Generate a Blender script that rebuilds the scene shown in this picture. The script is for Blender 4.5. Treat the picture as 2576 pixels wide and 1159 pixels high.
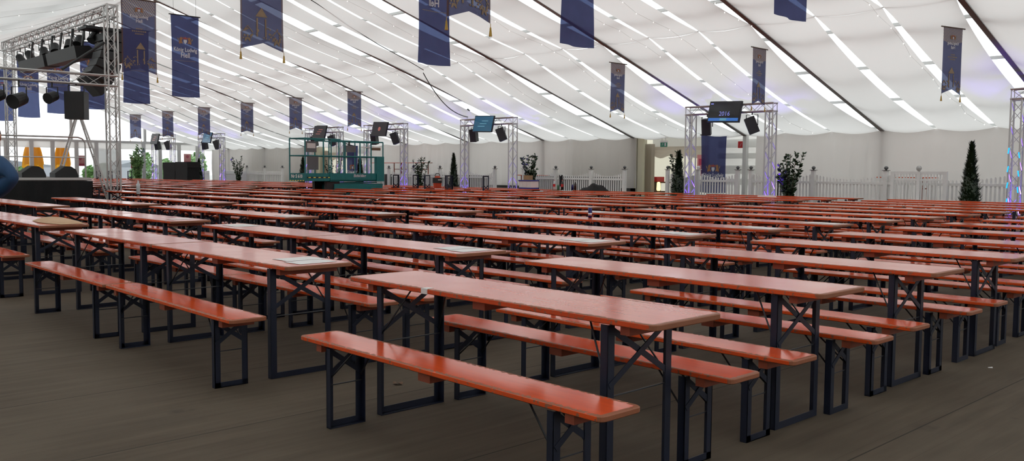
import bpy, math, random
from mathutils import Vector, Matrix
random.seed(7)
scene = bpy.context.scene
for o in list(bpy.data.objects): bpy.data.objects.remove(o, do_unlink=True)
COL = scene.collection
PI = math.pi
sin, cos = math.sin, math.cos

# ------------------------------------------------------------------ camera
# world axes: X along the tent (rows of tables), Y towards the side wall with the fence, Z up
F_PX, EYE, HORIZON = 2240.0, 1.39, 430.0
PITCH = math.atan((579.5 - HORIZON) / F_PX); ROLL = math.radians(.43); TH = math.radians(-46.5)
def ray(u, v):
    x, y = u - 1288, v - 579.5
    a = (cos(ROLL)*x + sin(ROLL)*y)/F_PX; b = (-sin(ROLL)*x + cos(ROLL)*y)/F_PX
    d = (a, cos(PITCH) - b*sin(PITCH), -sin(PITCH) - b*cos(PITCH))
    c, s = cos(TH), sin(TH)
    return Vector((c*d[0] + s*d[1], -s*d[0] + c*d[1], d[2]))
fwd = ray(1288, 579.5).normalized()
right = (ray(1289, 579.5) - ray(1288, 579.5)).normalized()
up = (ray(1288, 578.5) - ray(1288, 579.5)).normalized()
cam = bpy.data.cameras.new('camera'); cam_o = bpy.data.objects.new('camera', cam); COL.objects.link(cam_o)
cam.sensor_width = 36; cam.lens = F_PX/2576*36; cam.clip_end = 400; cam.clip_start = .05
M = Matrix((right, up, -fwd)).transposed().to_4x4(); M.translation = Vector((0, 0, EYE))
cam_o.matrix_world = M
scene.camera = cam_o

# ------------------------------------------------------------------ world, exposure
W = bpy.data.worlds.new('overcast_sky'); scene.world = W; W.use_nodes = True
bgn = W.node_tree.nodes['Background']
bgn.inputs[0].default_value = (.97, .985, 1, 1); bgn.inputs[1].default_value = 1.85
scene.view_settings.view_transform = 'Standard'; scene.view_settings.look = 'None'
scene.view_settings.gamma = 1; scene.view_settings.exposure = 0.0
scene.view_settings.use_curve_mapping = False
cy = scene.cycles
cy.max_bounces = 8; cy.diffuse_bounces = 4; cy.glossy_bounces = 2; cy.transmission_bounces = 4; cy.transparent_max_bounces = 10
cy.caustics_reflective = False; cy.caustics_refractive = False
cy.sample_clamp_indirect = 6
cy.use_denoising = True
cy.use_adaptive_sampling = True; cy.adaptive_threshold = .04

# ------------------------------------------------------------------ materials
def nodemat(name):
    m = bpy.data.materials.new(name); m.use_nodes = True; nt = m.node_tree
    for n in list(nt.nodes): nt.nodes.remove(n)
    out = nt.nodes.new('ShaderNodeOutputMaterial')
    return m, nt, out
def N(nt, t, **k):
    n = nt.nodes.new(t)
    for a, v in k.items():
        if a.startswith('i_'): n.inputs[a[2:].replace('_', ' ')].default_value = v
        elif a[0] == 'n' and a[1:].isdigit(): n.inputs[int(a[1:])].default_value = v
        else: setattr(n, a, v)
    return n
def L(nt, a, b): nt.links.new(a, b)
def math_n(nt, op, a, b=None, clamp=False):
    n = N(nt, 'ShaderNodeMath', operation=op); n.use_clamp = clamp
    for i, x in enumerate((a, b)):
        if x is None: continue
        if isinstance(x, (int, float)): n.inputs[i].default_value = x
        else: L(nt, x, n.inputs[i])
    return n.outputs[0]
def mixc(nt, f, a, b):
    n = N(nt, 'ShaderNodeMix', data_type='RGBA')
    for i, x in ((0, f), (6, a), (7, b)):
        if isinstance(x, (int, float)): n.inputs[i].default_value = x
        elif isinstance(x, tuple): n.inputs[i].default_value = x if len(x) == 4 else x + (1,)
        else: L(nt, x, n.inputs[i])
    return n.outputs[2]
def simple(name, col, rough=.5, metal=0., emit=None, estr=0., noise=0.):
    m, nt, out = nodemat(name)
    p = N(nt, 'ShaderNodeBsdfPrincipled')
    p.inputs['Base Color'].default_value = col + (1,); p.inputs['Roughness'].default_value = rough
    p.inputs['Metallic'].default_value = metal
    if noise:
        tc = N(nt, 'ShaderNodeTexCoord'); nz = N(nt, 'ShaderNodeTexNoise'); nz.inputs['Scale'].default_value = 9
        L(nt, tc.outputs['Object'], nz.inputs['Vector'])
        d = tuple(c*(1-noise) for c in col); e = tuple(min(1, c*(1+noise)) for c in col)
        L(nt, mixc(nt, nz.outputs[0], d, e), p.inputs['Base Color'])
    if emit: p.inputs['Emission Color'].default_value = emit + (1,); p.inputs['Emission Strength'].default_value = estr
    L(nt, p.outputs[0], out.inputs[0]); return m

def wood_top(name, hx, hy, base=(.68, .095, .022)):
    """orange varnished board, worn to bare wood along its edges"""
    m, nt, out = nodemat(name)
    tc = N(nt, 'ShaderNodeTexCoord'); oi = N(nt, 'ShaderNodeObjectInfo')
    sep = N(nt, 'ShaderNodeSeparateXYZ'); L(nt, tc.outputs['Object'], sep.inputs[0])
    off = N(nt, 'ShaderNodeVectorMath', operation='ADD'); L(nt, tc.outputs['Object'], off.inputs[0])
    sc = N(nt, 'ShaderNodeVectorMath', operation='SCALE'); sc.inputs[0].default_value = (1, 1, 1)
    L(nt, math_n(nt, 'MULTIPLY', oi.outputs['Random'], 40.), sc.inputs[3]); L(nt, sc.outputs[0], off.inputs[1])
    P = off.outputs[0]
    big = N(nt, 'ShaderNodeTexNoise'); big.inputs['Scale'].default_value = 3; big.inputs['Detail'].default_value = 6; L(nt, P, big.inputs['Vector'])
    mp = N(nt, 'ShaderNodeMapping'); mp.inputs['Scale'].default_value = (2.5, 38, 38); L(nt, P, mp.inputs[0])
    gr = N(nt, 'ShaderNodeTexNoise'); gr.inputs['Scale'].default_value = 1; gr.inputs['Detail'].default_value = 4; L(nt, mp.outputs[0], gr.inputs['Vector'])
    fine = N(nt, 'ShaderNodeTexNoise'); fine.inputs['Scale'].default_value = 45; fine.inputs['Detail'].default_value = 3; L(nt, P, fine.inputs['Vector'])
    c0 = mixc(nt, gr.outputs[0], tuple(b*.74 for b in base), tuple(min(1, b*1.22) for b in base))
    c1 = mixc(nt, math_n(nt, 'MULTIPLY', oi.outputs['Random'], .35), c0, (.50, .06, .03))
    # edge wear
    ex = math_n(nt, 'SUBTRACT', hx, math_n(nt, 'ABSOLUTE', sep.outputs[0]))
    ey = math_n(nt, 'SUBTRACT', hy, math_n(nt, 'ABSOLUTE', sep.outputs[1]))
    ed = math_n(nt, 'MINIMUM', ex, ey)
    thr = math_n(nt, 'MULTIPLY', math_n(nt, 'SUBTRACT', fine.outputs[0], .36), .10)
    end = math_n(nt, 'LESS_THAN', ex, .045)
    thr = math_n(nt, 'ADD', math_n(nt, 'ADD', thr, .0035), math_n(nt, 'MULTIPLY', end, .016))
    face = math_n(nt, 'GREATER_THAN', ey, .0012); wear = math_n(nt, 'MULTIPLY', math_n(nt, 'LESS_THAN', ed, math_n(nt, 'MINIMUM', thr, .024)), math_n(nt, 'MAXIMUM', face, math_n(nt, 'GREATER_THAN', fine.outputs[0], .6)))
    c2 = mixc(nt, math_n(nt, 'MULTIPLY', wear, .8), c1, (.19, .10, .05))
    # dark scratches and spots
    sp = N(nt, 'ShaderNodeTexNoise'); sp.inputs['Scale'].default_value = 17; sp.inputs['Detail'].default_value = 5; L(nt, P, sp.inputs['Vector'])
    spm = N(nt, 'ShaderNodeMapRange'); spm.inputs[1].default_value = .735; spm.inputs[2].default_value = .78; L(nt, sp.outputs[0], spm.inputs[0])
    c3 = mixc(nt, math_n(nt, 'MULTIPLY', spm.outputs[0], .6), c2, (.11, .035, .02))
    p = N(nt, 'ShaderNodeBsdfPrincipled'); L(nt, c3, p.inputs['Base Color'])
    rr = N(nt, 'ShaderNodeMapRange'); rr.inputs[1].default_value = .3; rr.inputs[2].default_value = .7; rr.inputs[3].default_value = .12; rr.inputs[4].default_value = .19
    L(nt, big.outputs[0], rr.inputs[0])
    L(nt, math_n(nt, 'ADD', rr.outputs[0], math_n(nt, 'MULTIPLY', wear, .35)), p.inputs['Roughness'])
    p.inputs['IOR'].default_value = 1.5
    bp = N(nt, 'ShaderNodeBump'); bp.inputs['Strength'].default_value = .012; bp.inputs['Distance'].default_value = .004
    L(nt, gr.outputs[0], bp.inputs['Height'])
    L(nt, p.outputs[0], out.inputs[0]); return m

def cloth(name, col, trans=.5, open_=.0, dirt=0., tcol=None):
    """woven or coated cloth that lets daylight through"""
    m, nt, out = nodemat(name)
    tc = N(nt, 'ShaderNodeTexCoord')
    di = N(nt, 'ShaderNodeBsdfDiffuse'); tr = N(nt, 'ShaderNodeBsdfTranslucent'); mx = N(nt, 'ShaderNodeMixShader', n0=trans)
    di.inputs[0].default_value = col + (1,); tr.inputs[0].default_value = (tcol or col) + (1,)
    if dirt:
        nz = N(nt, 'ShaderNodeTexNoise'); nz.inputs['Scale'].default_value = .35; nz.inputs['Detail'].default_value = 5; L(nt, tc.outputs['Object'], nz.inputs['Vector'])
        mr = N(nt, 'ShaderNodeMapRange'); mr.inputs[1].default_value = .4; mr.inputs[2].default_value = .75; L(nt, nz.outputs[0], mr.inputs[0])
        c = mixc(nt, math_n(nt, 'MULTIPLY', mr.outputs[0], dirt), col, tuple(x*.6 for x in col)); L(nt, c, di.inputs[0]); L(nt, c, tr.inputs[0])
    L(nt, di.outputs[0], mx.inputs[1]); L(nt, tr.outputs[0], mx.inputs[2]); last = mx
    if open_:
        tp = N(nt, 'ShaderNodeBsdfTransparent'); m2 = N(nt, 'ShaderNodeMixShader', n0=open_)
        L(nt, last.outputs[0], m2.inputs[1]); L(nt, tp.outputs[0], m2.inputs[2]); last = m2
    L(nt, last.outputs[0], out.inputs[0]); return m

def floor_mat():
    m, nt, out = nodemat('worn_floor_boards')
    tc = N(nt, 'ShaderNodeTexCoord'); P = tc.outputs['Object']
    p = N(nt, 'ShaderNodeBsdfPrincipled')
    mp = N(nt, 'ShaderNodeMapping'); mp.inputs['Scale'].default_value = (9, .8, 1); L(nt, P, mp.inputs[0])
    g = N(nt, 'ShaderNodeTexNoise'); g.inputs['Scale'].default_value = 1.6; g.inputs['Detail'].default_value = 7; L(nt, mp.outputs[0], g.inputs['Vector'])
    b = N(nt, 'ShaderNodeTexNoise'); b.inputs['Scale'].default_value = .9; b.inputs['Detail'].default_value = 6; L(nt, P, b.inputs['Vector'])
    c = mixc(nt, g.outputs[0], (.042, .031, .021), (.136, .104, .072))
    mr = N(nt, 'ShaderNodeMapRange'); mr.inputs[1].default_value = .35; mr.inputs[2].default_value = .7; L(nt, b.outputs[0], mr.inputs[0])
    c = mixc(nt, math_n(nt, 'MULTIPLY', mr.outputs[0], .55), c, (.135, .107, .078))
    st = N(nt, 'ShaderNodeTexNoise'); st.inputs['Scale'].default_value = 3.5; st.inputs['Detail'].default_value = 4; L(nt, P, st.inputs['Vector'])
    ms = N(nt, 'ShaderNodeMapRange'); ms.inputs[1].default_value = .66; ms.inputs[2].default_value = .8; L(nt, st.outputs[0], ms.inputs[0])
    c = mixc(nt, math_n(nt, 'MULTIPLY', ms.outputs[0], .8), c, (.045, .036, .03))
    sep = N(nt, 'ShaderNodeSeparateXYZ'); L(nt, P, sep.inputs[0])
    def seam(x, period, width, shift=0.):
        t = math_n(nt, 'MODULO', math_n(nt, 'ADD', x, 1000*period + shift), period)
        return math_n(nt, 'LESS_THAN', t, width)
    s1 = seam(sep.outputs[0], .25, .0035); s2 = seam(sep.outputs[0], 1.25, .009, .7); s3 = seam(sep.outputs[1], 2.5, .008, .4)
    c = mixc(nt, math_n(nt, 'MULTIPLY', s1, .35), c, (.03, .025, .02))
    c = mixc(nt, math_n(nt, 'MULTIPLY', s2, .8), c, (.018, .015, .012))
    L(nt, c, p.inputs['Base Color']); p.inputs['Roughness'].default_value = .8; p.inputs['Specular IOR Level'].default_value = .25
    bp = N(nt, 'ShaderNodeBump'); bp.inputs['Strength'].default_value = .25; bp.inputs['Distance'].default_value = .01; L(nt, g.outputs[0], bp.inputs['Height']); L(nt, bp.outputs[0], p.inputs['Normal'])
    L(nt, p.outputs[0], out.inputs[0]); return m

def roof_mat():
    m, nt, out = nodemat('roof_skin_white_foil')
    tr = N(nt, 'ShaderNodeBsdfTranslucent'); tr.inputs[0].default_value = (.86, .92, .91, 1)
    tp = N(nt, 'ShaderNodeBsdfTransparent'); tp.inputs[0].default_value = (.93, .99, .98, 1)
    mx = N(nt, 'ShaderNodeMixShader', n0=.55)
    L(nt, tr.outputs[0], mx.inputs[1]); L(nt, tp.outputs[0], mx.inputs[2]); L(nt, mx.outputs[0], out.inputs[0]); return m
def glass_mat():
    m, nt, out = nodemat('clear_pane')
    tp = N(nt, 'ShaderNodeBsdfTransparent'); tp.inputs[0].default_value = (.96, .98, .98, 1)
    gl = N(nt, 'ShaderNodeBsdfGlossy'); gl.inputs['Roughness'].default_value = .05
    fr = N(nt, 'ShaderNodeFresnel'); mx = N(nt, 'ShaderNodeMixShader'); L(nt, fr.outputs[0], mx.inputs[0])
    L(nt, tp.outputs[0], mx.inputs[1]); L(nt, gl.outputs[0], mx.inputs[2]); L(nt, mx.outputs[0], out.inputs[0]); return m
def leaf_mat(name, a, b):
    m, nt, out = nodemat(name)
    tc = N(nt, 'ShaderNodeTexCoord'); nz = N(nt, 'ShaderNodeTexNoise'); nz.inputs['Scale'].default_value = 12; L(nt, tc.outputs['Object'], nz.inputs['Vector'])
    c = mixc(nt, nz.outputs[0], a, b); p = N(nt, 'ShaderNodeBsdfPrincipled'); L(nt, c, p.inputs['Base Color']); p.inputs['Roughness'].default_value = .45
    L(nt, p.outputs[0], out.inputs[0]); return m
def striped_cloth(name, notch):
    """banner cloth: dark blue with, for the notched ones, brown border and diagonal lozenge stripes on top"""
    m, nt, out = nodemat(name)
    tc = N(nt, 'ShaderNodeTexCoord'); sep = N(nt, 'ShaderNodeSeparateXYZ'); L(nt, tc.outputs['Object'], sep.inputs[0])
    blue = (.046, .043, .122) if not notch else (.068, .073, .165)
    nz = N(nt, 'ShaderNodeTexNoise'); nz.inputs['Scale'].default_value = 2.2; L(nt, tc.outputs['Object'], nz.inputs['Vector'])
    c = mixc(nt, nz.outputs[0], tuple(x*.8 for x in blue), tuple(x*1.15 for x in blue))
    if notch:
        x, z = sep.outputs[0], sep.outputs[2]
        def chk(a, b, per):
            s = math_n(nt, 'ADD', math_n(nt, 'MULTIPLY', x, a), math_n(nt, 'MULTIPLY', z, b))
            return math_n(nt, 'LESS_THAN', math_n(nt, 'MODULO', math_n(nt, 'ADD', s, 50*per), per), per*.5)
        ck = math_n(nt, 'MAXIMUM', chk(1, .75, .05), math_n(nt, 'MULTIPLY', chk(1, -.75, .05), .35))
        top = math_n(nt, 'GREATER_THAN', math_n(nt, 'ADD', z, math_n(nt, 'MULTIPLY', math_n(nt, 'ABSOLUTE', x), -.25)), -.37)
        c = mixc(nt, math_n(nt, 'MULTIPLY', top, ck), c, (.36, .28, .19))
        bd = math_n(nt, 'GREATER_THAN', math_n(nt, 'ABSOLUTE', x), .325)
        c = mixc(nt, bd, c, (.13, .085, .075))
    di = N(nt, 'ShaderNodeBsdfDiffuse'); tr = N(nt, 'ShaderNodeBsdfTranslucent'); tp = N(nt, 'ShaderNodeBsdfTransparent')
    tp.inputs[0].default_value = (.32, .42, .78, 1) if not notch else (.45, .5, .7, 1)
    L(nt, c, di.inputs[0]); L(nt, c, tr.inputs[0])
    mx = N(nt, 'ShaderNodeMixShader', n0=.45); L(nt, di.outputs[0], mx.inputs[1]); L(nt, tr.outputs[0], mx.inputs[2])
    m2 = N(nt, 'ShaderNodeMixShader', n0=.12); L(nt, mx.outputs[0], m2.inputs[1]); L(nt, tp.outputs[0], m2.inputs[2])
    L(nt, m2.outputs[0], out.inputs[0]); return m

MT = {
 'table': wood_top('orange_table_varnish', 1.11, .25), 'bench': wood_top('orange_bench_varnish', 1.11, .125, (.80, .095, .015)),
 'batten': simple('orange_batten_paint', (.26, .055, .024), .55, noise=.35),
 'steel': simple('dark_blue_steel', (.0055, .010, .028), .48, .0, noise=.35),
 'rod': simple('thin_black_rod', (.012, .013, .018), .45),
 'alu': simple('truss_aluminium', (.50, .49, .48), .38, .75),
 'alu_dark': simple('dark_beam', (.19, .18, .17), .5, .2),
 'alu_frame': simple('grey_white_frame', (.55, .55, .54), .4, .2),
 'black': simple('black_housing', (.012, .012, .013), .5), 'black_cloth': simple('black_molton', (.008, .008, .009), .9, noise=.3),
 'grille': simple('black_speaker_grille', (.02, .02, .021), .7),
 'lining': cloth('tent_lining', (.80, .768, .75), .5, 0, .12), 'roof': roof_mat(),
 'curtain': cloth('side_curtain', (.80, .77, .75), .5, 0, .12), 'plain_wall': cloth('outer_wall_foil', (.82, .82, .80), .6, .22),
 'cream': cloth('cream_tarpaulin', (.80, .77, .64), .5), 'flap': cloth('tan_flap', (.55, .49, .41), .35), 'floor': floor_mat(), 'glass': glass_mat(),
 'white': simple('white_paint', (.80, .79, .77), .5, noise=.05), 'white_cap': simple('grey_post_cap', (.12, .12, .12), .4),
 'banner': striped_cloth('blue_banner_cloth', False), 'banner_notch': striped_cloth('blue_brown_banner_cloth', True),
 'print_white': simple('white_print', (.55, .55, .60), .7), 'print_gold': simple('gold_print', (.24, .18, .115), .7, noise=.35),
 'print_orange': simple('orange_print', (.32, .15, .06), .7), 'print_red': simple('red_print', (.34, .06, .04), .7),
 'gold': simple('gold_tassel', (.40, .25, .03), .6, noise=.3), 'brown_pole': simple('brown_pole', (.10, .07, .05), .5),
 'green': simple('lift_green', (.0, .145, .15), .45, noise=.15), 'yellow': simple('warning_yellow', (.7, .6, .12), .5),
 'grey_sheet': simple('grey_sheet', (.13, .13, .135), .6), 'paper': simple('white_paper', (.78, .77, .76), .7, noise=.08),
 'leaf': leaf_mat('bay_leaf', (.008, .022, .010), (.04, .085, .03)), 'thuja': leaf_mat('thuja_green', (.006, .016, .006), (.028, .050, .017)),
 'bark': simple('brown_bark', (.06, .04, .025), .8, noise=.3), 'pot': simple('dark_pot', (.03, .03, .032), .6),
 'garden': leaf_mat('garden_green', (.12, .26, .08), (.30, .50, .20)),
 'led': simple('blue_led', (0, 0, 0), .5, emit=(.12, .03, 1), estr=4.), 'led_cyan': simple('cyan_led', (0, 0, 0), .5, emit=(.0, .35, 1), estr=2.2),
 'bulb': simple('fairy_bulb', (.9, .9, .88), .2, emit=(1, 1, .97), estr=.8), 'wire': simple('dark_wire', (.03, .03, .03), .6),
 'screen_black': simple('screen_black', (.01, .01, .014), .15), 'screen_blue': simple('screen_blue', (.01, .06, .1), .15, emit=(.005, .10, .20), estr=.5),
 'screen_red': simple('screen_dim', (.005, .004, .005), .5, emit=(.03, .015, .02), estr=.2), 'screen_text': simple('screen_text', (.1, .1, .3), .3, emit=(.19, .22, .62), estr=.8),
 'screen_bar': simple('screen_bar', (.02, .06, .2), .3, emit=(.03, .14, .45), estr=.8), 'screen_logo': simple('screen_logo', (.3, .1, .08), .3, emit=(.35, .08, .06), estr=.5),
 'screen_gleam': simple('screen_gleam', (.1, .15, .2), .3, emit=(.07, .30, .40), estr=.7),
 'jacket': simple('blue_jacket', (.012, .055, .14), .75, noise=.35), 'skin': simple('skin', (.52, .30, .21), .5), 'hair': simple('brown_hair', (.05, .03, .02), .7),
 'trousers': simple('dark_trousers', (.02, .022, .03), .8), 'shoe': simple('black_shoe', (.012, .012, .012), .5),
 'parasol': cloth('yellow_parasol_cloth', (.85, .45, .02), .5), 'poster': simple('pink_poster', (.80, .30, .30), .6), 'poster2': simple('dark_pink_poster', (.6, .06, .12), .6),
 'ground': simple('outdoor_paving', (.5, .5, .48), .8, noise=.1), 'red': simple('red_plastic', (.55, .02, .02), .4), 'sign_green': simple('exit_sign_green', (.02, .20, .12), .4),
 'cardboard': simple('cardboard', (.36, .22, .11), .8, noise=.1), 'crate_blue': simple('blue_crate', (.03, .04, .25), .5), 'box_white': simple('white_carton', (.68, .66, .65), .7),
 'bottle': simple('clear_bottle', (.55, .6, .62), .15), 'cola': simple('dark_bottle', (.03, .015, .012), .15), 'can_blue': simple('can_blue', (.02, .02, .13), .25, .5), 'can_silver': simple('can_silver', (.6, .6, .64), .25, .7),
 'bottle_green': simple('green_bottle', (.05, .16, .08), .2), 'orange_fabric': simple('orange_fabric', (.50, .07, .03), .8, noise=.35), 'tan': simple('tan_cloth', (.55, .36, .22), .85, noise=.15),
 'lamp_glow': simple('lamp_glow', (.9, .7, .3), .3, emit=(1, .72, .3), estr=2.), 'wood': simple('brown_wood', (.16, .09, .05), .6),
 'gap_dark': simple('added_gap_dark', (.07, .068, .065), .8, noise=.2), 'slate': simple('grey_slate', (.25, .27, .30), .6), 'facade': simple('grey_facade', (.40, .42, .46), .8),
}

# ------------------------------------------------------------------ mesh builder
class MB:
    def __init__(s): s.v = []; s.f = []; s.m = []; s.mats = []
    def mi(s, mat):
        if mat not in s.mats: s.mats.append(mat)
        return s.mats.index(mat)
    def add(s, vs, fs, mat, T=None):
        b = len(s.v); s.v += [tuple(T @ Vector(p)) if T else tuple(p) for p in vs]
        k = s.mi(mat)
        for f in fs: s.f.append([b+i for i in f]); s.m.append(k)
        return s
    def box(s, a, b, mat, T=None):
        x0, y0, z0 = a; x1, y1, z1 = b
        return s.add([(x0,y0,z0),(x1,y0,z0),(x1,y1,z0),(x0,y1,z0),(x0,y0,z1),(x1,y0,z1),(x1,y1,z1),(x0,y1,z1)],
              [(0,3,2,1),(4,5,6,7),(0,1,5,4),(1,2,6,5),(2,3,7,6),(3,0,4,7)], mat, T)
    def bar(s, p, q, w, h, mat, upv=(0, 0, 1)):
        p, q = Vector(p), Vector(q); d = (q-p).normalized(); a = d.cross(Vector(upv))
        if a.length < 1e-4: a = d.cross(Vector((1, 0, 0)))
        a.normalize(); b = a.cross(d).normalized()
        T = Matrix((a, d, b)).transposed().to_4x4(); T.translation = p
        return s.box((-w/2, 0, -h/2), (w/2, (q-p).length, h/2), mat, T)
    def tube(s, p, q, r, mat, n=6, r2=None, cap=True):
        p, q = Vector(p), Vector(q); d = (q-p).normalized(); a = d.orthogonal().normalized(); b = d.cross(a); r2 = r if r2 is None else r2
        vs = []
        for c, rr in ((p, r), (q, r2)):
            for i in range(n):
                t = 2*PI*i/n; vs.append(c + a*cos(t)*rr + b*sin(t)*rr)
        fs = [(i, (i+1) % n, n+(i+1) % n, n+i) for i in range(n)]
        if cap: fs += [tuple(range(n-1, -1, -1)), tuple(range(n, 2*n))]
        return s.add(vs, fs, mat)
    def path(s, pts, r, mat, n=6):
        for p, q in zip(pts, pts[1:]): s.tube(p, q, r, mat, n)
        return s
    def lathe(s, prof, mat, n=14, c=(0, 0, 0), T=None):
        vs = []; fs = []
        for r, z in prof:
            for i in range(n): t = 2*PI*i/n; vs.append((c[0]+r*cos(t), c[1]+r*sin(t), c[2]+z))
        for k in range(len(prof)-1):
            for i in range(n): fs.append((k*n+i, k*n+(i+1) % n, (k+1)*n+(i+1) % n, (k+1)*n+i))
        fs += [tuple(range(n-1, -1, -1)), tuple(range((len(prof)-1)*n, len(prof)*n))]
        return s.add(vs, fs, mat, T)
    def prism(s, poly, z0, z1, mat, T=None):
        n = len(poly); vs = [(x, y, z0) for x, y in poly] + [(x, y, z1) for x, y in poly]
        return s.add(vs, [tuple(range(n-1, -1, -1)), tuple(range(n, 2*n))] + [(i, (i+1) % n, n+(i+1) % n, n+i) for i in range(n)], mat, T)
    def grid(s, fn, nu, nv, mat):
        vs = [fn(i/nu, j/nv) for j in range(nv+1) for i in range(nu+1)]
        return s.add(vs, [(j*(nu+1)+i, j*(nu+1)+i+1, (j+1)*(nu+1)+i+1, (j+1)*(nu+1)+i) for j in range(nv) for i in range(nu)], mat)
    def mesh(s, name, smooth=False):
        me = bpy.data.meshes.new(name); me.from_pydata(s.v, [], s.f)
        for m in s.mats: me.materials.append(MT[m])
        me.polygons.foreach_set('material_index', s.m)
        if smooth: me.polygons.foreach_set('use_smooth', [True]*len(s.f))
        me.update(); return me
    def obj(s, name, parent=None, loc=None, rz=None, smooth=False):
        o = bpy.data.objects.new(name, s.mesh(name, smooth)); COL.objects.link(o)
        if parent: o.parent = parent
        if loc: o.location = loc
        if rz is not None: o.rotation_euler.z = rz
        return o

def tag(o, label=None, cat=None, group=None, kind=None):
    if label: o['label'] = label
    if cat: o['category'] = cat
    if group: o['group'] = group
    if kind: o['kind'] = kind
    return o
def thing(name, label, cat, loc=(0, 0, 0), rz=0, group=None):
    o = bpy.data.objects.new(name, None); COL.objects.link(o); o.location = loc; o.rotation_euler.z = rz; o.empty_display_size = .2
    return tag(o, label, cat, group)
KIDS = {}
def copy_tree(o, parent=None):
    c = o.copy(); COL.objects.link(c)
    if parent: c.parent = parent
    for ch in [x for x in o.children]: copy_tree(ch, c)
    return c
def struct(o): o['kind'] = 'structure'; return o

def text_mesh(body, size, mat, depth=.002, sx=1., bold=0., slant=0.):
    cu = bpy.data.curves.new('lettering', 'FONT'); cu.body = body; cu.size = size; cu.align_x = 'CENTER'; cu.align_y = 'CENTER'
    cu.extrude = depth; cu.offset = bold; cu.resolution_u = 2; cu.shear = slant
    ob = bpy.data.objects.new('lettering', cu); COL.objects.link(ob)
    bpy.context.view_layer.update()
    me = bpy.data.meshes.new_from_object(ob.evaluated_get(bpy.context.evaluated_depsgraph_get()))
    bpy.data.objects.remove(ob, do_unlink=True); bpy.data.curves.remove(cu)
    vs = [(v.co.x*sx, v.co.y, v.co.z) for v in me.vertices]; fs = [tuple(p.vertices) for p in me.polygons]
    bpy.data.meshes.remove(me)
    return vs, fs

ORD = ['front', 'second', 'third', 'fourth', 'fifth', 'sixth', 'seventh', 'eighth', 'ninth', 'tenth', 'eleventh', 'twelfth', 'thirteenth', 'fourteenth', 'fifteenth']

# ------------------------------------------------------------------ tent shell
X0, X1, YW, YL, YR, ZE, ZR = -60., 12.5, 28., -3., 12.5, 2.78, 7.66
SL = (ZR-ZE)/(YW-YR)
def zroof(y): return ZR - SL*abs(y-YR)
f = MB(); f.box((X0-.1, YL-.2, -.1), (X1+.2, YW+.2, 0), 'floor'); struct(f.obj('floor'))
f = MB(); f.add([(-200, -120, -.12), (60, -120, -.12), (60, 160, -.12), (-200, 160, -.12)], [(0, 1, 2, 3)], 'ground'); struct(f.obj('floor_outside'))
# roof skin
f = MB()
f.add([(X0-.05, YW+.1, ZE+.12), (X1, YW+.1, ZE+.12), (X1, YR, ZR+.12), (X0-.05, YR, ZR+.12)], [(0, 1, 2, 3)], 'roof')
f.add([(X0-.05, YL-.1, ZE+.12), (X1, YL-.1, ZE+.12), (X1, YR, ZR+.12), (X0-.05, YR, ZR+.12)], [(3, 2, 1, 0)], 'roof')
struct(f.obj('ceiling_outer_skin'))
# beams and purlins
BAY0 = -7.45
beams = [BAY0 + 5*k for k in range(-10, 5) if X0 < BAY0+5*k < X1-.5]
f = MB()
for x in beams:
    for ya in (YW, YL):
        f.bar((x, ya, ZE+.03), (x, YR, ZR+.03), .13, .25, 'alu_dark')
    f.box((x-.07, YW-.05, 0), (x+.07, YW+.12, ZE), 'alu_frame'); f.box((x-.07, YL-.12, 0), (x+.07, YL+.05, ZE), 'alu_frame')
struct(f.obj('ceiling_beam'))
f = MB()
for k in range(1, 8):
    for sg in (1, -1):
        y = YR + sg*(YW-YR)*k/7.; f.box((X0, y-.06, zroof(y)+.02), (X1, y+.06, zroof(y)+.09), 'alu_frame')
f.box((X0, YR-.1, ZR), (X1, YR+.1, ZR+.1), 'alu_frame')
struct(f.obj('ceiling_purlin'))
# sagging lining panels, three to a bay, daylight showing in the gaps between them
PW = 5/3.
YM = YW - (YW-YR)/2
f = MB(); rnd = random.Random(3)
k0 = int((X0-BAY0)/PW) - 1
for k in range(k0, 13):
    xa, xb = BAY0 + k*PW, BAY0 + (k+1)*PW
    if xb < X0+.2 or xa > X1-.2: continue
    xa = max(xa, X0+.05); xb = min(xb, X1-.05)
    for (ya, yb) in ((YW, YM), (YM, YR), (YR, 2*YR-YM), (2*YR-YM, YL)):
        s1, s2 = rnd.uniform(.19, .25), rnd.uniform(.0, .04); g0 = rnd.uniform(.065, .125); ph = rnd.uniform(0, 6)
        ga = .0 if k % 3 == 0 else 1.; gb = 1.45 if k % 3 == 2 else 1.
        def fn(u, v, xa=xa, xb=xb, ya=ya, yb=yb, s1=s1, g0=g0, ph=ph, s2=s2, ga=ga, gb=gb):
            y = ya + (yb-ya)*v
            sg = sin(PI*v); q = g0*sg**.6; g1 = (.02 + q) if ga else .075; g2 = .02 + q*gb + (.07 if gb > 1 else 0)
            x = xa + g1 + (xb-xa-g1-g2)*u
            z = zroof(ya) + (zroof(yb)-zroof(ya))*v - .07 - s1*sg*(1 if ga else 1-.85*(1-u)**2) - (.12+s2)*sin(PI*u)*(.45+.55*sg) + .006*sin(14*u+ph)*sg
            return (x, y, z)
        f.grid(fn, 6, 22, 'lining')
struct(f.obj('ceiling', smooth=True))
f = MB()
for y in (YM, 2*YR-YM, YR): f.tube((X0, y, zroof(y)-.05), (X1, y, zroof(y)-.05), .014, 'alu_frame')
struct(f.obj('ceiling_support_cord'))

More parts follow.
